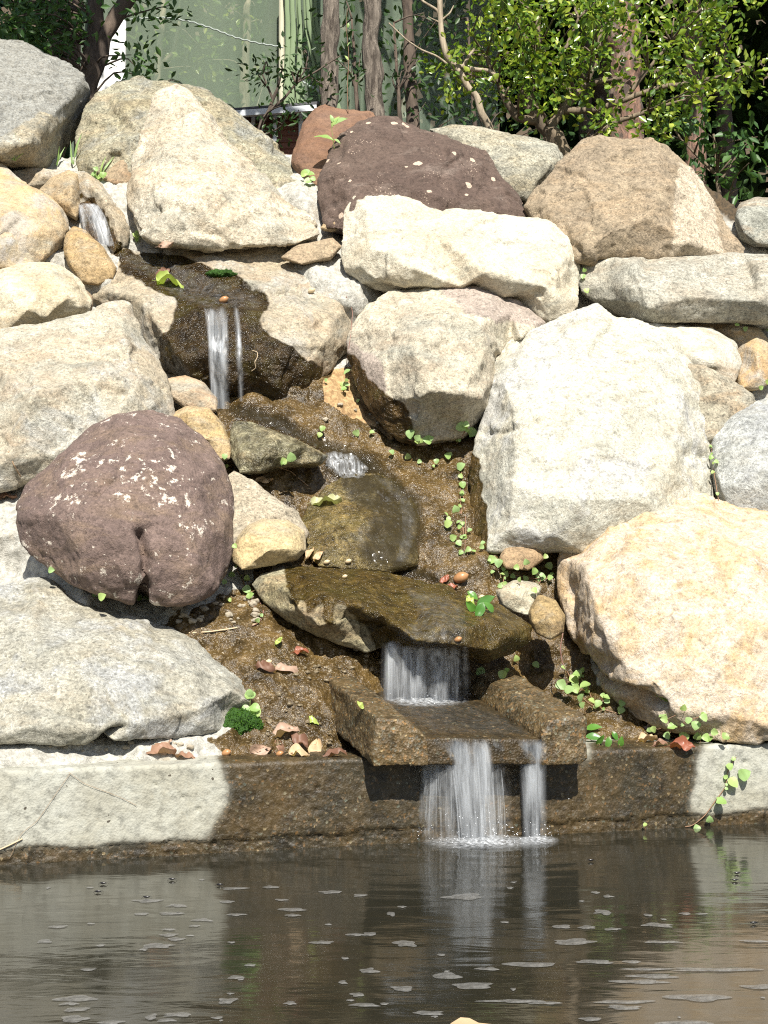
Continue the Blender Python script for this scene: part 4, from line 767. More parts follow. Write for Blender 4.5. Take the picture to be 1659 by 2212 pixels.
FOAM = [(125, 2003, 20, 3), (97, 2034, 17, 4), (320, 1947, 30, 4), (383, 1957, 20, 4), (370, 1974, 28, 3), (305, 1975, 15, 3), (437, 1988, 19, 4), (420, 2001, 12, 2), (365, 2021, 18, 4), (380, 2030, 18, 4), (340, 2044, 34, 6), (310, 2052, 9, 3), (365, 2009, 16, 2), (218, 2043, 9, 3), (190, 2096, 15, 3), (507, 1920, 26, 3), (585, 1917, 16, 3), (490, 1949, 15, 3),
        (510, 1977, 18, 3), (608, 1945, 14, 2), (715, 1928, 22, 4), (778, 1935, 15, 3), (630, 1966, 30, 4), (632, 1978, 15, 3), (500, 2037, 8, 2), (540, 2086, 13, 3), (767, 2020, 18, 3), (798, 2019, 16, 4), (695, 2037, 22, 4), (797, 2098, 19, 6), (510, 2112, 15, 5), (740, 2123, 9, 4), (772, 2150, 14, 5), (490, 2164, 17, 8), (627, 2168, 13, 4), (787, 2172, 32, 4),
        (165, 2158, 40, 8), (150, 2169, 18, 4), (165, 2182, 26, 5), (160, 2202, 28, 9), (240, 2210, 24, 5), (385, 2193, 30, 5), (327, 2198, 12, 7), (360, 2205, 20, 4), (470, 2200, 12, 3), (1003, 1938, 42, 7), (868, 1960, 9, 2), (845, 1975, 9, 5), (875, 2039, 23, 8), (1302, 1971, 19, 6), (1214, 2003, 18, 5), (1268, 2004, 19, 4), (1420, 1999, 32, 5), (1322, 2008, 17, 3),
        (1240, 2036, 46, 7), (1144, 2085, 56, 6), (1286, 2079, 38, 5), (965, 2109, 30, 8), (1022, 2131, 44, 8), (870, 2137, 25, 6), (1398, 2095, 50, 3), (1410, 2110, 55, 5), (1382, 2122, 55, 5), (1550, 2096, 85, 5), (1508, 2156, 65, 9), (1350, 2166, 62, 4), (1115, 2164, 60, 4), (1348, 2178, 38, 5), (925, 2190, 32, 5), (1478, 2210, 60, 4), (1276, 2203, 22, 5), (1630, 2034, 30, 3),
        (1640, 2133, 40, 5), (1180, 2168, 30, 3), (1054, 2094, 22, 4), (1430, 2036, 36, 3), (1365, 2079, 22, 3), (1286, 1929, 9, 3), (1313, 1937, 11, 3), (1480, 1975, 12, 3), (1400, 1978, 9, 3), (1515, 1975, 12, 2), (1090, 1993, 9, 2), (830, 2170, 8, 3)]
for k, (x, y, a, b) in enumerate(FOAM):
    blob_mesh('foam_patch', x, y, a, max(1.6, b * .85), 300 + k, M['foam'], .0022, 'flat grey patch of foam drifting on the dark pond', 'foam patches drifting on the pond')
for k in range(22):
    x, y = random.uniform(0, 1659), random.uniform(1900, 2212); blob_mesh('foam_patch', x, y, random.uniform(3, 9), random.uniform(1.2, 2.4), 600 + k, M['foam'], .0022, 'flat grey patch of foam drifting on the dark pond', 'foam patches drifting on the pond')
M['insect'] = NT('black insect').set(Base_Color=(.012, .011, .012), Roughness=.3)
for x, y in [(222, 1911), (211, 1929), (316, 1941), (474, 1914), (371, 1902), (1276, 1861), (1587, 1904), (1592, 1889), (1628, 1997)]:
    c = water_hit(x, y); mb = MB(); mb.tube([c + np.array((dx, 0, .004)) for dx in (-.007, -.004, 0, .005, .008)], [.0006, .002, .0026, .002, .0006], 8, .7)
    for s in (-1, 1):
        for dx in (-.004, .0, .005): mb.tube([c + np.array((dx, 0, .004)), c + np.array((dx * 1.8, s * .004, .005)), c + np.array((dx * 2.4, s * .008, .0012))], .0003, 4)
    tag(mb.build('water_strider', M['insect'], origin=c), 'tiny black water insect resting on the pond surface', 'insect', 'water insects on the pond')

def leaf_shape(kind, n=9):
    """outline half widths along the midrib"""
    t = np.linspace(0, 1, n)
    if kind == 'round': return t, 0.52 * np.sqrt(np.clip(1 - (2 * t - 1) ** 2, 0, 1)) * (1.12 - .25 * t) + np.where(t < .02, .12, 0)
    if kind == 'heart': return t, np.interp(t, [0, .08, .25, .5, .75, .93, 1], [.18, .40, .52, .48, .33, .12, .01])
    if kind == 'blade': return t, np.interp(t, [0, .5, 1], [.035, .04, .003])
    return t, np.interp(t, [0, .15, .4, .7, .9, 1], [.02, .17, .27, .21, .09, .005])
def add_leaf(mb, p, d, nrm, L, kind='heart', curl=0.15, wave=0.06, seed=0, cup=.12):
    d = np.array(d, float); d /= np.linalg.norm(d); nrm = np.array(nrm, float); nrm -= d * np.dot(nrm, d); nrm /= np.linalg.norm(nrm) + 1e-9; s = np.cross(d, nrm)
    t, wd = leaf_shape(kind); V = []
    for k, (tt, w_) in enumerate(zip(t, wd)):
        for u in (-1, -.5, 0, .5, 1):
            z = -curl * (tt - .3) ** 2 + cup * abs(u) * w_ * 2 + wave * pn(np.array([[tt * 3, u * 1.5, seed + .37]]))[0]
            V.append(p + L * (d * (tt - (0.06 * (1 - abs(u)) if (k == 0 and kind != 'lance') else 0)) + s * u * w_ + nrm * z))
    Fc = [(k * 5 + j, k * 5 + j + 1, (k + 1) * 5 + j + 1, (k + 1) * 5 + j) for k in range(len(t) - 1) for j in range(4)]
    mb.add(V, Fc)
M['creeper'] = leaf_mat('creeper leaf', [(.27, .42, .12), (.36, .50, .17), (.32, .48, .20), (.42, .54, .18)], .45, .35)
M['creeper_deep'] = leaf_mat('deep green leaf', [(.07, .20, .03), (.12, .28, .04), (.09, .22, .05)], .3, .3)
M['stem'] = simple_mat('plant stem', (.20, .12, .07), (.28, .16, .10), 30)
M['gstem'] = simple_mat('green stem', (.20, .26, .08), (.28, .30, .10), 30)
SUNV = -np.array(SUND)
def creeper(label, leaves, stems=(), kind='heart', mat='creeper', name='creeper', cat='creeper', lift=0.016, stem='stem', ds=1.0):
    x0, y0 = np.mean([l[:2] for l in leaves], 0); b = hit(x0, y0)[0]; e = empty(name, b); tag(e, label, cat); ml = MB(); ms = MB(); r = np.random.default_rng(int(x0 * 3 + y0))
    for l in leaves:
        x, y, rad = l[:3]; p, n, d = hit(x, y); L = rad * r.uniform(1.7, 2.5) * p[1] / F * ds; p2 = p + n * lift * r.uniform(.5, 1.3) - d * .004
        nn = 0.5 * n - 0.5 * d + 0.7 * SUNV + .35 * r.normal(size=3); ang = r.uniform(0, 6.28); dd = np.array((math.cos(ang), -.25, math.sin(ang) * .9 - .25))
        add_leaf(ml, p2 - dd / np.linalg.norm(dd) * L * .45, dd, nn, L, kind, r.uniform(.05, .35), .05, r.uniform(0, 50))
        q = p + np.array((r.uniform(-.012, .012), 0, -r.uniform(.005, .02))); ms.tube([q, 0.5 * (q + p2) + n * .004, p2 - dd / np.linalg.norm(dd) * L * .42], .0009, 5)
    for st in stems:
        P = smoothpath([hit(x, y)[0] - hit(x, y)[2] * .005 for x, y in st], 5 * len(st)); ms.tube(P, .0016, 5)
        for q in P[1::2]:
            if r.random() < .4:
                dd = r.normal(size=3) * (1, .4, 1); L = r.uniform(.008, .02); add_leaf(ml, q + np.array((0, -.01, .004)), dd, 0.7 * SUNV - d * .5 + .4 * r.normal(size=3), L, kind, .2, .05, r.uniform(0, 50))
    ml.build('leaves', M[mat], e); ms.build('stem', M[stem], e); return e
creeper('pair of bright round leaves under the overhang of the blocky pale boulder', [(888, 934, 9), (908, 948, 6), (920, 947, 10), (903, 939, 6), (926, 942, 6)], [[(880, 950), (905, 955), (928, 952)]])
creeper('three leaved seedling in the shadow corner left of the biggest white boulder', [(994, 915, 9), (1004, 920, 8), (1014, 932, 9), (1003, 911, 6), (984, 958, 4)], [[(985, 960), (1000, 940), (1010, 925)]])
creeper('lone little sprouts dotted on the sandy bank below the blocky boulder', [(847, 983, 7), (884, 990, 6), (961, 990, 8), (950, 1003, 5), (905, 1003, 6), (935, 1010, 4), (975, 985, 4)])
creeper('red stemmed vine climbing the edge of the biggest white boulder', [(1000, 1015, 8), (995, 1030, 6), (997, 1050, 8), (990, 1068, 5), (984, 1105, 8), (966, 1118, 6), (972, 1133, 9), (994, 1138, 6), (962, 1122, 5), (978, 1167, 9), (1012, 1150, 5), (992, 1180, 6), (1006, 1190, 5), (985, 1140, 5)],
        [[(998, 1015), (993, 1060), (996, 1100), (1000, 1150), (1010, 1200)], [(1000, 1060), (1006, 1120), (1004, 1190)], [(990, 1090), (1002, 1140), (998, 1200)]])
creeper('two leaved sprout growing on top of the wet blue grey stone', [(629, 984, 10), (613, 992, 7), (604, 994, 5)], [[(606, 1010), (615, 1000), (628, 990)]])
creeper('trailing creeper spreading over the reddish stone and mortar lump', [(1137, 1215, 8), (1168, 1205, 6), (1150, 1226, 8), (1105, 1243, 7), (1172, 1250, 9), (1190, 1256, 6), (1188, 1228, 9), (1130, 1250, 7), (1090, 1240, 6), (1060, 1212, 8), (1085, 1215, 9), (1080, 1232, 7), (1120, 1262, 6), (1160, 1238, 5), (1085, 1265, 6), (1192, 1245, 6), (1150, 1280, 7), (1115, 1225, 6), (1060, 1238, 5), (1040, 1190, 6), (1048, 1175, 6)],
        [[(1020, 1190), (1060, 1215), (1100, 1240), (1150, 1250), (1190, 1250)], [(1080, 1205), (1090, 1240), (1085, 1270)], [(1150, 1225), (1170, 1250), (1150, 1290)]])
creeper('lush bright creeper with large heart leaves right of the concrete chute', [(1206, 1496, 12), (1243, 1480, 12), (1257, 1474, 9), (1240, 1512, 13), (1262, 1520, 11), (1278, 1499, 10), (1285, 1536, 8), (1296, 1530, 10), (1317, 1496, 7), (1331, 1534, 9), (1310, 1520, 7), (1226, 1462, 8), (1248, 1451, 8), (1346, 1530, 7), (1215, 1450, 6), (1256, 1448, 6), (1250, 1500, 9), (1325, 1515, 6), (1270, 1535, 7)],
        [[(1225, 1450), (1245, 1490), (1270, 1520), (1310, 1535), (1350, 1545)], [(1250, 1455), (1275, 1500), (1290, 1535)]], lift=.035)
creeper('leafy runners at the foot of the huge orange boulder', [(1442, 1575, 8), (1425, 1568, 7), (1462, 1560, 8), (1488, 1545, 9), (1504, 1556, 10), (1528, 1590, 11), (1480, 1604, 9), (1520, 1543, 8), (1555, 1580, 8), (1572, 1586, 7), (1500, 1592, 8), (1414, 1567, 6), (1470, 1590, 8), (1540, 1596, 7), (1510, 1604, 9), (1455, 1540, 9), (1475, 1530, 8)],
        [[(1410, 1575), (1450, 1580), (1500, 1595), (1570, 1600)], [(1450, 1580), (1480, 1560), (1520, 1545)]], lift=.03)
creeper('two light leaves in front of the mortar seam under the round purple boulder', [(205, 1288, 9), (222, 1282, 8), (308, 1302, 7), (318, 1296, 6), (116, 1230, 6)])
creeper('sprouts crowding the dark gap at the left end of the mossy ledge', [(530, 1276, 9), (537, 1260, 7), (541, 1290, 8), (495, 1245, 6), (480, 1265, 5), (500, 1180, 6), (493, 1300, 5), (552, 1345, 6)], [[(520, 1240), (530, 1270), (540, 1300), (560, 1320), (565, 1340)], [(505, 1200), (515, 1240), (545, 1255)]])
creeper('single sprout at the top edge of the round purple boulder', [(485, 988, 7), (488, 1005, 5)])
creeper('sprouts on the orange sandy pocket beside the blocky boulder', [(758, 803, 8), (742, 836, 8), (735, 847, 7), (700, 825, 4), (775, 872, 5), (690, 930, 6), (688, 938, 6), (768, 942, 7), (800, 935, 5)], [[(758, 805), (750, 820), (740, 850)]])
creeper('small seedlings in the dark behind the chute under the mossy ledge', [(1038, 1451, 10), (1085, 1464, 9), (1095, 1460, 7), (1148, 1437, 7), (834, 1440, 6), (834, 1463, 7), (1112, 1420, 6), (840, 1418, 5)])
creeper('glossy green wet sprig lying right of the chute end', [(1283, 1578, 16), (1282, 1602, 15), (1328, 1594, 13), (1315, 1612, 14), (1342, 1612, 12), (1300, 1610, 12)], kind='lance', mat='creeper_deep', name='wet_sprig', cat='sprig')
creeper('hanging vine with heart leaves trailing down the right end of the pond wall', [(1601, 1671, 12), (1577, 1690, 11), (1552, 1729, 13), (1502, 1786, 9), (1530, 1768, 8), (1568, 1655, 7), (1394, 1794, 5)], [[(1590, 1635), (1572, 1665), (1568, 1700), (1545, 1730), (1525, 1760), (1495, 1785), (1480, 1786)]], lift=.02)
creeper('clover sprig at the foot of the tall white triangular boulder', [(293, 505, 7), (290, 515, 7), (297, 520, 6)])
creeper('yellow green sprig on the mortar beside the brown wedge stone', [(208, 375, 6), (216, 385, 7), (228, 384, 6), (205, 380, 6), (212, 368, 5)])
creeper('bright weed tuft left of the dark purple boulder', [(660, 388, 8), (668, 382, 8), (672, 392, 8), (678, 398, 7), (662, 398, 8)], lift=.03)
creeper('weeds along the crack under the flat slab at the right', [(1262, 600, 6), (1270, 628, 6), (1265, 590, 5), (1610, 700, 6), (1590, 696, 5), (1640, 835, 6), (1652, 825, 6), (1655, 715, 7)])
creeper('little weeds in the crack beside the cool grey boulder', [(1540, 965, 5), (1546, 1020, 5), (1543, 990, 5), (1550, 1000, 5)], [[(1536, 960), (1542, 1020), (1552, 1080)]])

def upright(label, pts, leaves, name, cat, kind='lance', mat='creeper', rad=.0018, lift=0.03, stem='gstem'):
    """a plant that stands up from its foot: pts run from the foot upward in the plane of the foot"""
    b, n, d = hit(*pts[0]); Y = b[1] - 0.012; e = empty(name, b); tag(e, label, cat); ms = MB(); ml = MB(); r = np.random.default_rng(int(pts[0][0] + pts[0][1]))
    P = [b] + [at(x, y, Y - .004 * k) for k, (x, y) in enumerate(pts[1:])]; ms.tube(smoothpath(P, 6 * len(P)), np.linspace(rad, rad * .5, 6 * len(P)), 6)
    for (x, y, ang, Lp) in leaves:
        L = Lp * Y / F; a = R(ang); dd = np.array((math.cos(a), r.uniform(-.35, .1), math.sin(a))); add_leaf(ml, at(x, y, Y - .006), dd, np.array((-.2 * math.cos(a), -.8, .8)) + .25 * r.normal(size=3), L, kind, .3, .05, r.uniform(0, 40))
    ml.build('leaves', M[mat], e); ms.build('stem', M[stem], e)
upright('upright young leafy shoot in front of the huge orange boulder', [(1452, 1580), (1450, 1540), (1447, 1500), (1450, 1475)], [(1448, 1478, 160, 28), (1449, 1476, 20, 26), (1450, 1474, 70, 22), (1447, 1498, 185, 30), (1448, 1500, -10, 30), (1447, 1515, 150, 26), (1449, 1518, 10, 32), (1449, 1535, 200, 30), (1450, 1538, -20, 30), (1450, 1490, 40, 22), (1451, 1550, 30, 30)], 'shoot', 'plant')
upright('pale seedling rising above the moss clump', [(540, 1540), (540, 1520), (541, 1503)], [(540, 1528, -155, 20), (541, 1530, -35, 26), (541, 1526, -15, 22), (541, 1506, 100, 18), (541, 1508, 60, 16), (541, 1508, 130, 16)], 'seedling', 'plant', 'round')
upright('weed with two big yellow green leaves before the rusty boulder', [(722, 322), (720, 300), (716, 280), (718, 262)], [(718, 270, 25, 36), (716, 274, 60, 30), (720, 302, 165, 42), (721, 300, -30, 18), (718, 264, 100, 18)], 'weed', 'plant')
upright('tall thin orange stalk standing between the two tree trunks', [(752, 246), (750, 190), (754, 120), (748, 60), (750, 18)], [(750, 100, 60, 12), (752, 130, 120, 14), (751, 60, 80, 12)], 'stalk', 'plant', stem='stem')
for lb, pts, lv in [('tuft of green grass blades at the foot of the grey topped boulder', [(32, 345), (30, 320)], [(30, 345, 70, 50), (32, 345, 110, 52), (34, 345, 45, 40), (28, 345, 135, 42), (31, 345, 90, 56)]),
                    ('thin grass blades in the dark gap beside the grey topped boulder', [(122, 355), (126, 330)], [(122, 356, 70, 46), (100, 352, 105, 30), (124, 356, 80, 40), (158, 352, 75, 66), (156, 352, 95, 50)]),
                    ('thin grass blades before the broad olive boulder', [(212, 386), (216, 360)], [(212, 386, 60, 64), (214, 386, 75, 50), (210, 386, 110, 30)])]:
    upright(lb, pts, lv, 'grass_tuft', 'grass', 'blade', rad=.001)

M['dry'] = leaf_mat('dry leaf', [(.20, .11, .07), (.34, .20, .13), (.46, .30, .21), (.27, .15, .10)], .6, .2)
for k_, cs_ in enumerate([[(.17, .09, .06), (.20, .10, .06)], [(.34, .20, .13), (.30, .17, .11)], [(.45, .31, .23), (.42, .28, .20)], [(.24, .14, .10), (.27, .15, .09)]]): M['dry%d' % k_] = leaf_mat('dry leaf tone', cs_, .55, .2)
M['dry_pale'] = leaf_mat('pale dry leaf', [(.60, .44, .27), (.55, .38, .22)], .6, .2)
M['leaf_pale'] = leaf_mat('pale green leaf', [(.40, .40, .20), (.46, .46, .26)], .5, .2)
M['leaf_lime'] = leaf_mat('lime leaf', [(.38, .48, .10), (.42, .50, .14)], .35, .25)
M['leaf_red'] = leaf_mat('red brown leaf', [(.34, .11, .06), (.26, .09, .05)], .4, .2)
def fallen(label, x, y, Lp, ang, mat='dry', curl=.45, kind='lance', lift=.012, cup=.22):
    p, n, d = hit(x, y); L = Lp * p[1] / F; a = R(ang); dd = np.array((math.cos(a), .25 * math.sin(a), .5 * math.sin(a) + .12)); mb = MB()
    nn = .7 * n + np.array((0, -.35, .55)); p2 = p + n * lift - d * .006; dn = dd / np.linalg.norm(dd)
    add_leaf(mb, p2 - dn * L * .5, dd, nn, L, kind, curl * (.5 + (x * 7 % 10) / 8), .42, x * .37 + y * .11, cup); mb.tube([p2 - dn * L * .68 - n * .004, p2 - dn * L * .5, p2 - dn * L * .3 + n * .001], .0009, 5)
    tag(mb.build('fallen_leaf', M[mat if mat != 'dry' else 'dry%d' % (int(x * 3 + y) % 4)], origin=p2), label, 'leaf')
for a in [('curled brown leaf lying on the wall edge, leftmost of the dead leaves', 345, 1626, 62, 20), ('curled pale brown leaf overlapping the leftmost dead leaf on the wall edge', 362, 1616, 46, 75), ('dark brown leaf flat on the wall edge right of the two curled ones', 395, 1640, 52, -8),
          ('pinkish dry leaf pointing left below the moss clump', 552, 1622, 62, 28), ('upright cream dry leaf catching the sun, brightest of the dead leaves', 678, 1616, 56, 80, 'dry_pale'), ('large dry leaf folded against the soil above the cream one', 618, 1580, 60, 38), ('brown leaf standing between the pink and the cream dry leaves', 605, 1612, 46, 100),
          ('thin pale leaf lying left of the cream dry leaf', 645, 1634, 44, -6, 'dry_pale'), ('curled brown leaf tucked against the left side of the chute', 722, 1634, 50, 25), ('dark leaf half buried behind the cream dry leaf', 640, 1600, 44, -50),
          ('brown leaf in the litter above the chute on the wet soil', 612, 1450, 50, 15), ('dark brown leaf beside a yellow nut on the wet soil', 572, 1444, 42, -20), ('reddish leaf scrap on the wet soil under the mossy ledge', 645, 1412, 34, 20, 'leaf_red'),
          ('large pale green leaf lying at the edge of the stream in the middle', 706, 1086, 66, 5, 'leaf_pale', .3), ('rolled orange brown leaf at the foot of the tall white boulder', 358, 524, 36, 25), ('tan leaf in the runners at the foot of the huge orange boulder', 1412, 1586, 58, -40),
          ('pale tan leaf flat beside the tan leaf near the wall top at the right', 1400, 1604, 42, 10, 'dry_pale'), ('red brown shiny leaf on the wall top at the right', 1470, 1616, 54, -12, 'leaf_red'), ('pink brown leaf left of the shiny red brown one on the wall top', 1425, 1612, 34, 30),
          ('pinkish curled leaf beside the small yellow stone', 672, 1195, 30, 70, 'dry_pale'), ('second pinkish curled leaf leaning right by the small yellow stone', 690, 1204, 30, 60, 'dry_pale'), ('wet red leaf at the right bank above the mossy ledge', 963, 1252, 30, 60, 'leaf_red'), ('round red leaf beside the rusty pebble', 982, 1268, 26, 10, 'leaf_red'),
          ('brown scraps of leaf at the left edge by the round boulder', 15, 1078, 40, 30), ('lime green leaf stranded in the upper pool', 368, 612, 60, -20, 'leaf_lime', .5), ('withered brown leaf above the lime one in the upper pool', 352, 592, 38, 50), ('small yellow leaf on the wet soil under the mossy ledge', 600, 1384, 24, 60, 'leaf_lime'), ('yellow leaf lying on the left side wall of the chute', 785, 1528, 22, -70, 'leaf_lime'),
          ('lime leaf on the wet soil left of the chute', 677, 1560, 30, -40, 'leaf_lime'), ('pale leaf flat on the cream mortar beside the flat tan stone', 572, 1040, 40, 0, 'dry_pale', .2), ('dark green leaf on the mossy ledge, left of the sprig', 1016, 1305, 30, -70, 'leaf_lime')]:
    fallen(*a)
creeper('glossy dark green sprig stranded on the right end of the mossy ledge', [(1022, 1318, 16), (1044, 1310, 20), (1036, 1328, 18), (1056, 1322, 16), (1018, 1296, 12)], kind='lance', mat='creeper_deep', name='stranded_sprig', cat='sprig')
p = water_hit(1032, 2229); mb = MB(); add_leaf(mb, p + np.array((-.056, 0, .006)), (1, -.05, .01), (0, -.1, 1), .115, 'lance', .06, .12, 3.0, .06); tag(mb.build('floating_leaf', M['dry_pale'], origin=p), 'cream and orange dead leaf floating on the pond at the bottom edge', 'leaf')

M['moss'] = simple_mat('moss', (.018, .055, .006), (.045, .12, .012), 140, .8, .012)
M['moss_tip'] = leaf_mat('moss frond', [(.03, .09, .008), (.07, .17, .015), (.05, .12, .01)], .6, .2, .2)
def moss(label, x, y, rx, ry):
    p, n, d = hit(x, y); a, b = rx * p[1] / F, ry * p[1] / F; bm = bmesh.new(); bmesh.ops.create_icosphere(bm, subdivisions=5, radius=1); me = bpy.data.meshes.new('moss_clump'); bm.to_mesh(me); bm.free()
    V = getV(me) * (a, .028, b); N = getN(me); V += N * (.012 * fbm(V * 30, 3) + .006 * pn(V * 90) + .004 * pn(V * 170))[:, None]; setV(me, V); me.polygons.foreach_set('use_smooth', [True] * len(me.polygons))
    o = tag(link('moss_clump', me, M['moss'], loc=p), label, 'moss'); q = np.random.default_rng(int(x)); k = q.choice(len(V), 1500); hh = 1.0 if ry > 10 else .5; N = getN(me)
    tag(foliage('fronds', V[k] + p + N[k] * .002, N[k] + .6 * q.normal(size=(1500, 3)), .006 * hh, .003 * hh, M['moss_tip'], o, rs=3), kind='stuff')
moss('dark green cushion of moss at the toe of the grey ridged boulder', 516, 1562, 48, 28)
moss('streak of green algae moss along the edge of the upper pool', 478, 592, 34, 7)

M['nut'] = simple_mat('nut shell', (.30, .15, .06), (.42, .22, .10), 30, .35)
M['nutpale'] = simple_mat('pale nut', (.60, .50, .34), (.52, .40, .24), 30, .4)
for lb, x, y, r_, m in [('dark brown acorn on the wall edge near the moss', 487, 1630, 9, 'nut'), ('small tan acorn among the dead leaves', 603, 1632, 7, 'nut'), ('yellow nut on the wet soil beside the brown leaf', 578, 1433, 7, 'nutpale'), ('wet red brown nut at the lip of the upper waterfall', 482, 652, 9, 'nut'), ('cream nut lying on the mossy ledge sprig', 1040, 1290, 6, 'nutpale'),
                        ('pale nut shell on the mossy ledge, top right of its left lobe', 752, 1213, 6, 'nutpale'), ('cream nut on the crown of the mossy ledge', 744, 1248, 5, 'nutpale'), ('tan nut on the flat part of the waterfall stone', 672, 630, 7, 'nutpale'), ('rusty pebble on the right bank above the ledge', 997, 1250, 14, 'nut'), ('cream nut shell beside the pinkish curled leaf', 706, 1216, 6, 'nutpale'), ('orange nut stuck in the lip of the ledge waterfall', 988, 1382, 7, 'nut')]:
    p, n, d = hit(x, y); rr = r_ * p[1] / F; mb = MB(); ax = np.array((.9, -.2, .35)); ax /= np.linalg.norm(ax); q = p + n * rr * .6
    mb.tube([q + ax * rr * k for k in (-1.25, -1.1, -.8, -.3, .2, .7, 1.0, 1.2, 1.3)], rr * np.array([.05, .35, .62, .8, .85, .7, .45, .2, .04]), 12); tag(mb.build('nut', M[m], origin=q), lb, 'nut')

M['twig'] = simple_mat('dry twig', (.26, .17, .10), (.36, .25, .15), 60); M['straw'] = simple_mat('straw', (.58, .46, .30), (.50, .38, .24), 40); M['root'] = simple_mat('red root', (.22, .11, .09), (.30, .17, .13), 40)
def strand(label, pts, rad, mat, name, cat, free=False):
    if free:
        Y = hit(*pts[0])[0][1] - .02; P = [at(x, y, Y) for x, y in pts]
    else: P = [hit(x, y)[0] - hit(x, y)[2] * .005 for x, y in pts]
    mb = MB(); mb.tube(smoothpath(P, 8 * len(P)), rad, 6); tag(mb.build(name, M[mat], origin=P[0]), label, cat)
strand('thin dark twig slanting across the pale wall face at the left', [(148, 1668), (180, 1692), (215, 1705), (260, 1722), (295, 1740)], .0005, 'twig', 'twig', 'twig')
strand('long thin twig leaning up the pale wall from the water at the left', [(20, 1856), (45, 1800), (80, 1775), (110, 1730), (152, 1670)], .0005, 'twig', 'twig', 'twig')
strand('pale straw at the water line in the left corner', [(-20, 1844), (20, 1826), (48, 1812)], .002, 'straw', 'straw', 'straw')
strand('long pale straw lying across the soil above the grey ridged boulder', [(408, 1367), (450, 1365), (500, 1358), (552, 1348)], .0022, 'straw', 'straw', 'straw')
strand('red root dangling in the dark hole beside the ledge', [(1142, 1345), (1148, 1390), (1160, 1430), (1178, 1480)], .0018, 'root', 'root', 'root', True)
strand('pair of thin roots hanging beside the small tan stone', [(1216, 1368), (1210, 1400), (1214, 1430), (1222, 1444)], .0016, 'root', 'root', 'root', True)
strand('curl of pale wire stuck on the wet face under the upper waterfall', [(545, 757), (556, 760), (556, 772), (550, 782), (553, 795), (543, 802)], .0012, 'straw', 'wire', 'wire')
strand('brown runner curving down the gap left of the mossy ledge', [(560, 1298), (570, 1320), (560, 1345), (545, 1352)], .0016, 'root', 'runner', 'root')
strand('forked twig on the wet sand beside the pale green leaf', [(604, 1010), (628, 1018), (648, 1035), (666, 1050)], .0016, 'twig', 'twig', 'twig')
strand('upright dry twig at the left edge above the round boulder', [(18, 975), (30, 1005), (45, 1030)], .0024, 'twig', 'twig', 'twig')
strand('thin vine running down the seam right of the waterfall stone', [(748, 640), (762, 670), (758, 720), (752, 760), (748, 790)], .0012, 'root', 'runner', 'root')

M['pebble'] = simple_mat('pebble', (.40, .36, .28), (.26, .22, .16), 25, .6, .002)
M['pebble_wet'] = simple_mat('wet pebble', (.12, .09, .05), (.20, .16, .10), 25, .3, .002)
def pebble(x, y, rp, m, label, group):
    p, n, d = hit(x, y); r_ = rp * p[1] / F
    if not LAST[0].startswith(('hillside', 'edging')): return
    bm = bmesh.new(); bmesh.ops.create_icosphere(bm, subdivisions=3, radius=r_); me = bpy.data.meshes.new('pebble'); bm.to_mesh(me); bm.free()
    V = getV(me); N = getN(me); V = (V + N * (r_ * .55 * fbm(V / r_ * .8 + x, 3))[:, None]) * (1.15, .9, .8); setV(me, V); me.polygons.foreach_set('use_smooth', [True] * len(me.polygons)); tag(link('pebble', me, M[m], loc=p + n * r_ * .3), label, 'pebble', group)
rp = random.Random(5)
for k in range(34):
    x, y = rp.uniform(380, 560), rp.uniform(1290, 1345)
    if y < 1275 + (x - 350) * .18: pass
    pebble(x, y, rp.uniform(3, 9), 'pebble', 'little pale pebble in the rubble seam under the round purple boulder', 'pebbles under the round purple boulder')
for k in range(40): pebble(rp.uniform(600, 830), rp.uniform(1390, 1470), rp.uniform(2, 6), 'pebble_wet', 'tiny wet brown pebble in the gravel below the mossy ledge', 'wet pebbles below the mossy ledge')
for k in range(26): pebble(rp.uniform(560, 720), rp.uniform(1480, 1610), rp.uniform(2, 6), 'pebble_wet', 'tiny wet brown pebble on the bank left of the chute', 'wet pebbles left of the chute')
for k in range(18): pebble(rp.uniform(700, 840), rp.uniform(820, 940), rp.uniform(2.5, 5), 'pebble', 'tan crumb of gravel on the sandy pocket by the blocky boulder', 'gravel crumbs on the sandy pocket')
for k in range(26): pebble(rp.uniform(80, 420), rp.uniform(1590, 1625), rp.uniform(2.5, 7), 'pebble', 'pale crumb of mortar under the grey ridged boulder', 'mortar crumbs under the ridged boulder')

# ------------------------------------------------------------------ trees, shrubs, netting and shed behind the crest
def clusters(blobs, Y, dY, dens, per, spread, r):
    """leaf centres gathered into sprays inside the measured blobs"""
    C = []; Dn = []; T = []
    for bx, by, br in blobs:
        m = max(2, int(dens * br * br / 1000))
        for _ in range(m):
            a, q = r.uniform(0, 6.28), br * math.sqrt(r.uniform(0, 1)); t = at(bx + q * math.cos(a), by + q * math.sin(a) * .85, Y + r.normal() * dY); T.append(t)
            ax = r.normal(size=3); ax[2] += .3; ax /= np.linalg.norm(ax)
            for k in range(per):
                o = r.normal(size=3) * spread; C.append(t + o); Dn.append(ax * .8 + o / spread * .6 + r.normal(size=3) * .3)
    return np.array(C), np.array(Dn), np.array(T)
def limb(mb, px, Y, r0, r1, n=0, noise=.006):
    P = np.array([at(p[0], p[1], Y + (p[2] if len(p) > 2 else 0)) for p in px]); n = n or 7 * len(px); P = smoothpath(P, n); mb.tube(P, np.linspace(r0, r1, n), 10, 1, noise); return P
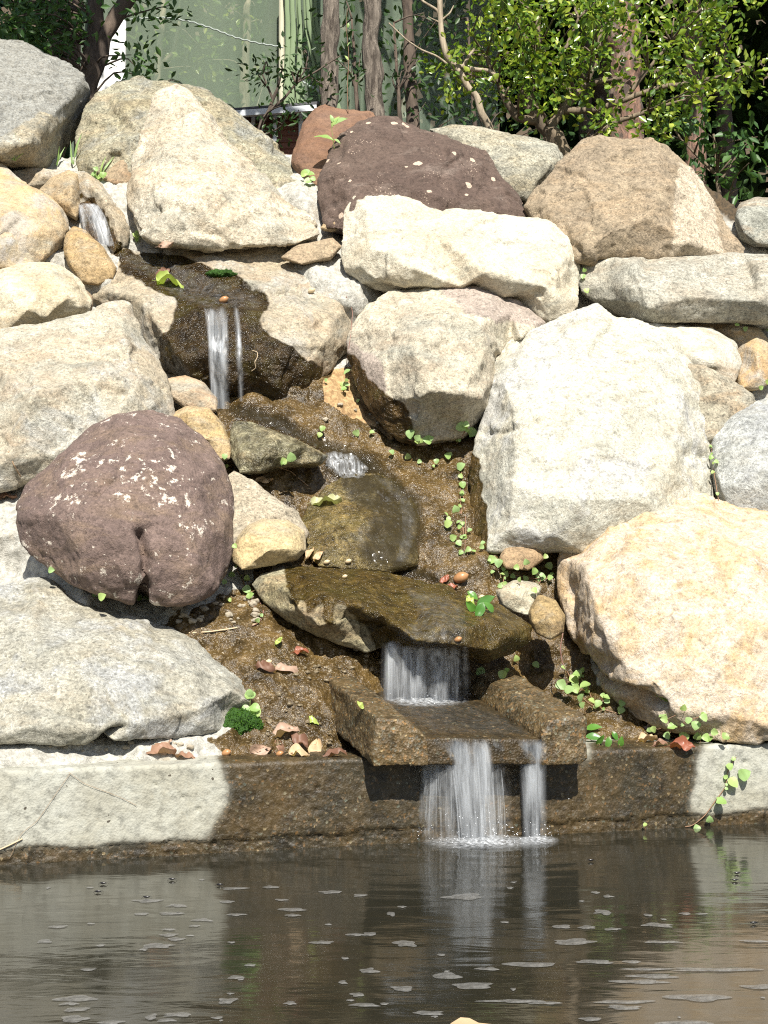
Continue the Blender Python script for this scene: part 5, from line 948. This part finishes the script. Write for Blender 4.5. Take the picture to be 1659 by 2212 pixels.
M['bark_dark'] = bark_mat('dark bark', (.055, .040, .030), (.13, .095, .07), (.10, .075, .055)); M['bark_grey'] = bark_mat('grey ridged bark', (.06, .046, .035), (.28, .235, .19), (.11, .09, .07), 1.4, .03); M['bark_pine'] = bark_mat('plated pine bark', (.07, .05, .038), (.34, .19, .13), (.24, .20, .165), 1.0, .03)
M['dead'] = bark_mat('bare dead wood', (.22, .175, .12), (.42, .35, .25), None, 1.4, .01); M['twigwood'] = bark_mat('shrub wood', (.10, .075, .05), (.22, .17, .11), None)
M['leaf_sun'] = leaf_mat('glossy evergreen leaf', [(.035, .085, .015), (.15, .24, .02), (.25, .35, .03), (.07, .15, .02), (.40, .46, .06), (.11, .20, .02), (.05, .11, .02)], .32, .3, .6)
M['leaf_dark'] = leaf_mat('dark leaf', [(.022, .055, .016), (.04, .085, .025), (.03, .07, .02), (.06, .11, .03)], .45, .3)
M['leaf_mid'] = leaf_mat('mid green leaf', [(.045, .11, .03), (.09, .18, .045), (.07, .15, .05), (.12, .22, .06)], .42, .35)
M['leaf_wood'] = leaf_mat('woodland leaf', [(.018, .045, .014), (.035, .075, .022), (.05, .09, .02), (.025, .055, .02)], .6, .3, .2)
def foot(x, y):
    for Z in (2.4, 2.6): pass
def crown(e, c, rad, n, L, mat='leaf_wood', rs=1):  # coarse leaf masses out of view, put in to shade the woodland
    r = np.random.default_rng(rs); P = []
    for _ in range(max(6, n // 45)):
        o = r.normal(size=3); o /= np.linalg.norm(o); ctr = np.array(c) + o * np.array(rad) * r.uniform(.3, 1) ** .5
        P.append(ctr + r.normal(size=(45, 3)) * .28)
    P = np.concatenate(P); foliage('crown', P, r.normal(size=P.shape) + (0, 0, -.3), L, L * .6, M[mat], e, rs=rs)
def tree(label, stems, Y, mat, crown_at=None, rad=(1.6, 1.6, .9), n=1500, L=.22, name='tree', leaves=None, leafmat='leaf_dark', rs=1, group=None, top=7.0, LL=(.045, .02)):
    b = at(stems[0][0][0][0], stems[0][0][0][1], Y); e = empty(name, b); tag(e, label, 'tree', group); mb = MB()
    for px, r0, r1 in stems:
        P = limb(mb, px, Y, r0, r1, noise=.02 * r0 / .06)
        if crown_at is not None: Q = [P[-1], P[-1] * .5 + np.array(crown_at) * .5 + (0, 0, -.3), np.array(crown_at)]; mb.tube(smoothpath(Q, 12), np.linspace(r1, .03, 12), 8, 1, .01)
    if leaves:
        r = np.random.default_rng(rs + 50); C, D, T = clusters(leaves, Y + (.1 if name == 'shrub' else 0), .34 if name == 'shrub' else .22, *leaves_par.get(label[:8], (2.2, 14, .055)), r); foliage('leaves', C, D, LL[0], LL[1], M[leafmat], e, rs=rs)
        base = np.concatenate([np.array([at(q[0], q[1], Y) for q in px]) for px, _, _ in stems])
        for t in T[::2]:
            k = np.argmin(((base - t) ** 2).sum(1) + .3 * (base[:, 2] > t[2])); m = .5 * (base[k] + t) + np.array((0, 0, .05)) + r.normal(size=3) * .04
            mb.tube(smoothpath([base[k], m, t], 7), np.linspace(.007, .002, 7), 5)
    mb.build('trunk', M[mat], e)
    if crown_at is not None: crown(e, crown_at, rad, n, L, rs=rs)
    return e
leaves_par = {'dark for': (4.2, 16, .06)}
# the standing trees, left to right
tree('dark forked tree with two leaning stems at the upper left behind the grey topped boulder', [([(180, 330), (186, 220), (196, 165), (200, 100), (206, 40), (214, -60)], .052, .042), ([(190, 220), (204, 150), (220, 90), (242, 45), (272, 4), (310, -60)], .046, .038)], 7.3, 'bark_dark', (-1.6, 6.3, 5.5), (1.2, 1.2, .6), 1400, .2, rs=3,
     leaves=[(30, 20, 50), (80, 50, 50), (130, 90, 45), (150, 30, 40), (30, 100, 40), (90, 110, 35), (165, 70, 30), (0, 60, 40), (335, 14, 26), (300, 8, 22), (365, 20, 14), (302, 140, 26), (325, 160, 18), (285, 118, 14), (200, 20, 30), (60, 80, 40)], leafmat='leaf_mid', LL=(.05, .022))
tree('thin dark trunk at the far left behind the forked tree', [([(112, 200), (113, 100), (116, 0), (118, -60)], .03, .026)], 8.6, 'bark_dark', (-2.6, 9.6, 8.0), (1.2, 1.2, .8), 700, .25, rs=4)
tree('second thin dark trunk between the far left trunk and the forked tree', [([(160, 230), (160, 120), (165, 0), (166, -60)], .042, .038)], 9.0, 'bark_dark', (-2.0, 10.4, 8.6), (1.3, 1.2, .8), 700, .25, rs=5)
tree('straight grey barked trunk with a pale streak left of the two in the centre', [([(709, 270), (711, 180), (712, 100), (716, 0), (718, -80)], .049, .044)], 7.75, 'bark_grey', (-.4, 9.4, 8.2), (1.5, 1.3, .8), 1100, .25, rs=6)
tree('slightly crooked grey ridged trunk right of the two in the centre', [([(810, 300), (808, 230), (808, 150), (803, 100), (802, 50), (806, 0), (806, -80)], .053, .044)], 7.6, 'bark_grey', (0.3, 9.6, 8.5), (1.4, 1.4, .8), 1100, .25, rs=7)
tree('thin near black trunk in the shade right of the centre trunks', [([(898, 330), (893, 280), (886, 180), (882, 60), (880, -60)], .042, .036)], 9.2, 'bark_dark', (0.7, 10.2, 7.8), (1.5, 1.3, .9), 900, .26, rs=8)
tree('stout reddish pine trunk with plated bark behind the leafy shrub', [([(1354, 360), (1352, 280), (1350, 200), (1346, 100), (1342, 0), (1340, -80)], .108, .095)], 8.6, 'bark_pine', (1.5, 9.0, 7.3), (1.6, 1.5, 1.0), 1500, .26, rs=9)
tree('dim reddish trunk in the shade right of the stout pine', [([(1502, 400), (1500, 280), (1500, 150), (1496, 0), (1494, -80)], .08, .07)], 10.5, 'bark_pine', (2.6, 10.6, 7.2), (1.7, 1.5, 1.0), 1300, .28, rs=10)
tree('small twisted sapling with sparse dark leaves in front of the netting', [([(556, 300), (566, 262), (582, 240), (590, 215), (600, 190)], .014, .008), ([(582, 240), (612, 214), (640, 180), (660, 150)], .009, .004), ([(590, 215), (580, 190), (566, 160)], .007, .004), ([(640, 180), (690, 150), (735, 120)], .006, .003)], 7.5, 'bark_dark', rs=11, name='sapling',
     leaves=[(630, 120, 34), (570, 150, 24), (655, 165, 34), (600, 175, 26), (690, 150, 22), (650, 100, 20), (610, 220, 22), (765, 165, 16), (550, 148, 14), (640, 205, 24), (600, 265, 26), (570, 285, 20), (625, 275, 20), (700, 190, 14)], leafmat='leaf_dark', LL=(.04, .017))
db = tree('bare pale dead branch rising beside the leafy shrub', [([(1062, 292), (1052, 262), (1038, 242), (1030, 205), (1010, 190), (1000, 165), (980, 140), (966, 125), (956, 90), (950, 40), (948, -50)], .018, .014), ([(956, 60), (946, 22), (912, 2), (896, -20)], .009, .005), ([(952, 45), (972, 28), (980, 12)], .006, .003), ([(948, 48), (932, 40), (925, 36)], .005, .002), ([(978, 142), (1000, 144), (1012, 122), (1026, 105)], .012, .006), ([(1000, 146), (1030, 150), (1058, 152), (1072, 166), (1078, 160)], .013, .008), ([(968, 140), (945, 122), (910, 108), (880, 88), (840, 50)], .006, .003)], 7.1, 'dead', name='dead_branch')
# the sunlit shrub
leaves_par['sunlit e'] = (2.7, 26, .05)
SH = [(960, 155, 26), (1000, 130, 34), (985, 185, 16), (1030, 175, 30), (1075, 50, 55), (1100, 125, 50), (1085, 195, 45), (1160, 40, 55), (1165, 110, 55), (1180, 185, 55), (1120, 215, 35), (1235, 40, 50), (1250, 110, 50), (1230, 175, 45), (1290, 50, 40), (1270, 215, 30), (1330, 20, 40), (1300, 120, 26), (1400, 40, 50), (1440, 95, 50), (1480, 30, 45), (1540, 30, 45), (1600, 10, 40),
      (1390, 100, 26), (1455, 160, 40), (1520, 130, 40), (1520, 185, 34), (1600, 150, 30), (1570, 195, 24), (1618, 160, 16), (1400, 170, 30), (1420, 215, 34), (1470, 230, 36), (1330, 245, 30), (1300, 265, 22), (1430, 265, 26), (1520, 225, 22), (1340, 175, 18), (1390, 285, 18), (1280, 15, 40), (1190, 5, 40), (1110, 0, 40), (1050, 95, 22), (1560, 80, 30)]
tree('sunlit evergreen shrub with glossy yellow green leaves and twisted stems', [([(1232, 375), (1212, 322), (1190, 285), (1168, 262), (1152, 240), (1140, 205), (1148, 160), (1160, 110), (1165, 40)], .052, .012), ([(1168, 262), (1120, 255), (1090, 215), (1078, 180), (1062, 150), (1050, 120)], .026, .008), ([(1185, 280), (1215, 235), (1240, 210), (1270, 180), (1290, 130), (1300, 60)], .026, .008),
      ([(1215, 240), (1285, 238), (1350, 215), (1420, 190), (1480, 180), (1560, 165), (1620, 145)], .02, .006, ), ([(1240, 345), (1280, 300), (1330, 262), (1400, 240), (1480, 215)], .02, .006), ([(1140, 205), (1170, 160), (1220, 110), (1250, 40)], .018, .006), ([(1160, 330), (1190, 300)], .02, .03), ([(1350, 215), (1400, 150), (1450, 90), (1500, 30)], .012, .005), ([(1260, 185), (1300, 175), (1340, 170)], .018, .012)],
     7.25, 'twigwood', leaves=SH, leafmat='leaf_sun', rs=12, name='shrub', LL=(.040, .025))
leaves_par['low shru'] = (1.5, 10, .07)
tree('low shrub with broad drooping shaded leaves at the right edge', [([(1560, 470), (1550, 400), (1545, 330), (1540, 290)], .016, .006), ([(1550, 400), (1590, 340), (1610, 300)], .01, .004), ([(1550, 380), (1500, 330), (1470, 300)], .01, .004)], 7.9, 'twigwood', leaves=[(1560, 300, 42), (1590, 340, 42), (1505, 320, 36), (1540, 370, 36), (1612, 290, 30), (1470, 300, 28), (1575, 400, 28), (1630, 330, 34), (1650, 300, 20), (1520, 280, 30)], leafmat='leaf_mid', rs=13, name='low_shrub', LL=(.075, .036))
leaves_par['shaded u'] = (1.6, 12, .08)
for lb, blobs, Y, rs in [('shaded understory bush between the two grey trunks', [(760, 40, 40), (770, 90, 34), (750, 10, 40), (770, 160, 26), (745, 130, 20)], 8.6, 20), ('shaded understory bush right of the crooked grey trunk', [(850, 50, 40), (870, 110, 40), (910, 60, 44), (900, 170, 34), (850, 190, 30), (930, 220, 34), (960, 250, 30), (1010, 250, 28), (920, 120, 30)], 9.0, 21),
                         ('shaded understory bush behind the dead branch', [(1010, 40, 45), (990, 90, 40), (1040, 240, 36), (1100, 260, 34), (1010, 220, 30), (1150, 280, 26), (1080, 230, 30)], 9.3, 22), ('shaded understory bush under the right side of the shrub', [(1290, 290, 30), (1400, 310, 30), (1440, 330, 34), (1470, 370, 34), (1260, 270, 30), (1500, 420, 40), (1600, 440, 40)], 9.0, 23)]:
    tree(lb, [([(blobs[0][0] + 20, 330), (blobs[0][0] + 10, 200), (blobs[0][0], blobs[0][1])], .018, .006)], Y, 'bark_dark', leaves=blobs, leafmat='leaf_dark', rs=rs, name='bush', LL=(.06, .026))

# woodland behind: more trunks with crowns, and the leaf mass that closes the view
r = np.random.default_rng(77)
for k, (x, Y, rad) in enumerate([(-2.6, 12.0, .11), (-1.5, 13.0, .09), (-.7, 11.4, .07), (.1, 13.5, .10), (.75, 11.6, .06), (1.15, 12.6, .09), (1.9, 11.8, .08), (2.4, 13.4, .12), (3.1, 12.2, .09), (3.8, 13.2, .1)]):
    b = np.array((x, Y, 2.6)); e = empty('woodland_tree', b); tag(e, 'dark trunk standing in the deep shade of the woodland behind the netting and shrubs', 'tree', 'trunks in the shaded woodland'); mb = MB()
    top = b + (r.normal() * .3, r.normal() * .3, 5.0); mb.tube(smoothpath([b - (0, 0, .4), .5 * (b + top) + (r.normal() * .1, 0, 0), top], 16), np.linspace(rad, rad * .6, 16), 9, 1, .02); mb.build('trunk', M['bark_dark'], e); crown(e, top + (0, -1.2, .4), (1.7, 1.8, 1.1), 1100, .30, rs=200 + k)
n = 26000; P = np.c_[r.uniform(-7, 7, n), 13.2 + np.abs(r.normal(size=n)) * 2.2, r.uniform(1.6, 9.5, n)]
P[:, 2] += (P[:, 1] - 13) * .4; keep = fbm(P * .9, 2) > -.32; P = P[keep]
tag(foliage('woodland_foliage', P, r.normal(size=P.shape) + (0, 0, -.4), .30, .17, M['leaf_wood'], origin=(0, 14, 4), rs=5), kind='stuff')
P2 = np.c_[r.uniform(-4, 5.5, 2600), r.uniform(10.2, 12.5, 2600), 2.4 + np.abs(r.normal(size=2600)) * .55]
tag(foliage('undergrowth', P2, r.normal(size=P2.shape), .12, .055, M['leaf_wood'], origin=(0, 11, 2.5), rs=6), kind='stuff')

# green netting with its pole, rope, gathered strips and the white board beside it
def net_surface(name, x0, x1, Yf, ztop, zbot, fold, nfold, label):
    nx, nz = 160, 40; V = []
    for j in range(nz):
        for i in range(nx):
            u = i / (nx - 1); px = x0 + (x1 - x0) * u; v = j / (nz - 1); Y = Yf(px); b = at(px, 110, Y); z = zbot + (ztop - zbot) * v
            w_ = fold(px) * (math.sin(u * nfold * 6.28 + 1.5 * math.sin(u * 17)) + .5 * math.sin(u * nfold * 14.1 + v * 2)); V.append((b[0], Y + w_ + .05 * math.sin(v * 3 + u * 7), z))
    c = np.array(V[nx // 2]); me = mesh(name, np.array(V) - c, [(j * nx + i, j * nx + i + 1, (j + 1) * nx + i + 1, (j + 1) * nx + i) for j in range(nz - 1) for i in range(nx - 1)]); tag(link(name, me, M['net'], loc=c), label, 'netting')
net_surface('netting', 150, 640, lambda p: 9.7, 6.2, 2.2, lambda p: .030 + .012 * (p > 520), 2.6, 'wide sheet of pale green netting hanging left of the pole')
net_surface('netting', 604, 1075, lambda p: 9.6 + max(0, p - 700) * .002, 6.2, 2.2, lambda p: .05 if p < 760 else .035, 6, 'folded darker green netting hanging right of the pole behind the trunks')
M['strip'] = leaf_mat('gathered netting', [(.24, .32, .19), (.29, .37, .22)], .7, .3, .1); M['pole'] = simple_mat('pale pole', (.46, .44, .32), (.52, .50, .38), 8, .5)
for k, (xa, xb, w_) in enumerate([(622, 618, 8), (634, 626, 9), (650, 640, 6), (668, 720, 7), (684, 735, 6), (676, 728, 5), (645, 655, 5), (660, 700, 4)]):
    mb = MB(); P = smoothpath([at(xa - 6, -60, 9.40), at(xa, 60, 9.38 + .01 * k), at(xb, 250, 9.36)], 20); mb.tube(P, w_ * 9.4 / F * np.linspace(.5, 1.0, 20), 10, .3, .006); tag(mb.build('net_strip', M['strip'], origin=P[-1]), 'gathered light green strip of netting hanging in a fold beside the pole', 'netting', 'gathered netting strips by the pole')
mb = MB(); mb.tube([at(609, y, 9.5) for y in (-80, 0, 100, 200, 290)], .022, 12); tag(mb.build('net_pole', M['pole'], origin=at(609, 290, 9.5)), 'straight pale upright pole holding the green netting', 'pole')
M['rope'] = simple_mat('grey rope', (.24, .28, .26), (.36, .40, .37), 90)
mb = MB(); P = smoothpath([at(x, y, 9.36) for x, y in [(262, 46), (300, 40), (360, 38), (410, 46), (460, 62), (510, 82), (560, 94), (612, 102)]], 120); P[:, 2] += .003 * np.sin(np.arange(120) * 1.1); mb.tube(P, .0055, 6); tag(mb.build('rope', M['rope'], origin=P[60]), 'grey rope sagging across the green netting', 'rope')
mb = MB(); P = smoothpath([at(x, y, 9.3) for x, y in [(640, 165), (660, 180), (690, 198), (715, 210)]], 50); P[:, 2] += .005 * np.sin(np.arange(50) * .9); mb.tube(P, .007, 6); tag(mb.build('rope', M['rope'], origin=P[25]), 'short end of grey rope dropping behind the left grey trunk', 'rope')
M['white'] = simple_mat('white board', (.80, .80, .78), (.74, .74, .72), 5, .5)
a, b = at(206, 46, 9.2), at(271, 200, 9.2); mb = MB(); mb.box((a[0], 9.18, b[2]), (b[0], 9.22, a[2])); tag(mb.build('white_board', M['white'], origin=(0.5 * (a[0] + b[0]), 9.2, b[2]), smooth=False), 'bright white board standing behind the forked tree', 'board')
for lb, st, bl, rs in [('pale young tree glimpsed through the netting, left of the rope middle', [([(342, 300), (340, 150), (344, 110), (352, 40), (356, -40)], .03, .02), ([(340, 150), (376, 110), (388, 50), (390, -30)], .018, .01)], [(330, 60, 40), (400, 30, 40), (380, 120, 30), (320, 150, 34), (420, 160, 34), (440, 80, 30), (300, 100, 26)], 60),
                       ('pale young tree glimpsed through the netting near the pole', [([(530, 300), (528, 150), (534, 50), (532, -40)], .04, .03)], [(500, 40, 44), (560, 60, 40), (480, 130, 34), (560, 150, 34), (520, 210, 34), (460, 220, 30)], 61)]:
    leaves_par[lb[:8]] = (1.6, 14, .09); tree(lb, st, 10.7, 'dead', leaves=bl, leafmat='leaf_sun', rs=rs, name='young_tree', LL=(.06, .03))
# little shed
M['roofing'] = simple_mat('dark roofing', (.05, .05, .055), (.09, .09, .10), 20); M['trim'] = simple_mat('white painted trim', (.62, .65, .68), (.55, .58, .62), 12, .5); M['plank'] = simple_mat('red brown planks', (.24, .10, .06), (.15, .06, .04), 4, .6, .004, 5, (1, 1, 14))
e = empty('shed', at(600, 320, 8.3)); tag(e, 'small red brown shed with white trim and a dark roof between boulders and trees', 'shed')
def bar(mb, x0, y0, x1, y1, th, Y, dp):
    A, B = at(x0, y0, Y), at(x1, y1, Y); t = th * Y / F * .5; d = (B - A) / np.linalg.norm(B - A); s = np.array((-d[2], 0, d[0])) * t; V = [A - s, A + s, B + s, B - s]; V = V + [v + np.array((0, dp, 0)) for v in V]; mb.add(V, [(0, 1, 2, 3), (7, 6, 5, 4), (0, 4, 5, 1), (1, 5, 6, 2), (2, 6, 7, 3), (3, 7, 4, 0)])
mb = MB(); bar(mb, 500, 236, 690, 221, 5, 8.2, 1.1); mb.build('roof', M['roofing'], e, smooth=False)
mb = MB(); bar(mb, 503, 245, 684, 232, 13, 8.185, .03); mb.build('fascia', M['trim'], e, smooth=False)
for x, w_ in ((547, 8), (564, 8), (594, 8), (650, 9)): mb = MB(); bar(mb, x, 236, x - 1, 330, w_, 8.29, .05); mb.build('post', M['trim'], e, smooth=False)
mb = MB(); bar(mb, 505, 290, 660, 290, 110, 8.36, .05)
for yy in range(250, 345, 14): bar(mb, 505, yy, 660, yy, 1.5, 8.352, .01)
mb.build('wall', M['plank'], e, smooth=False)
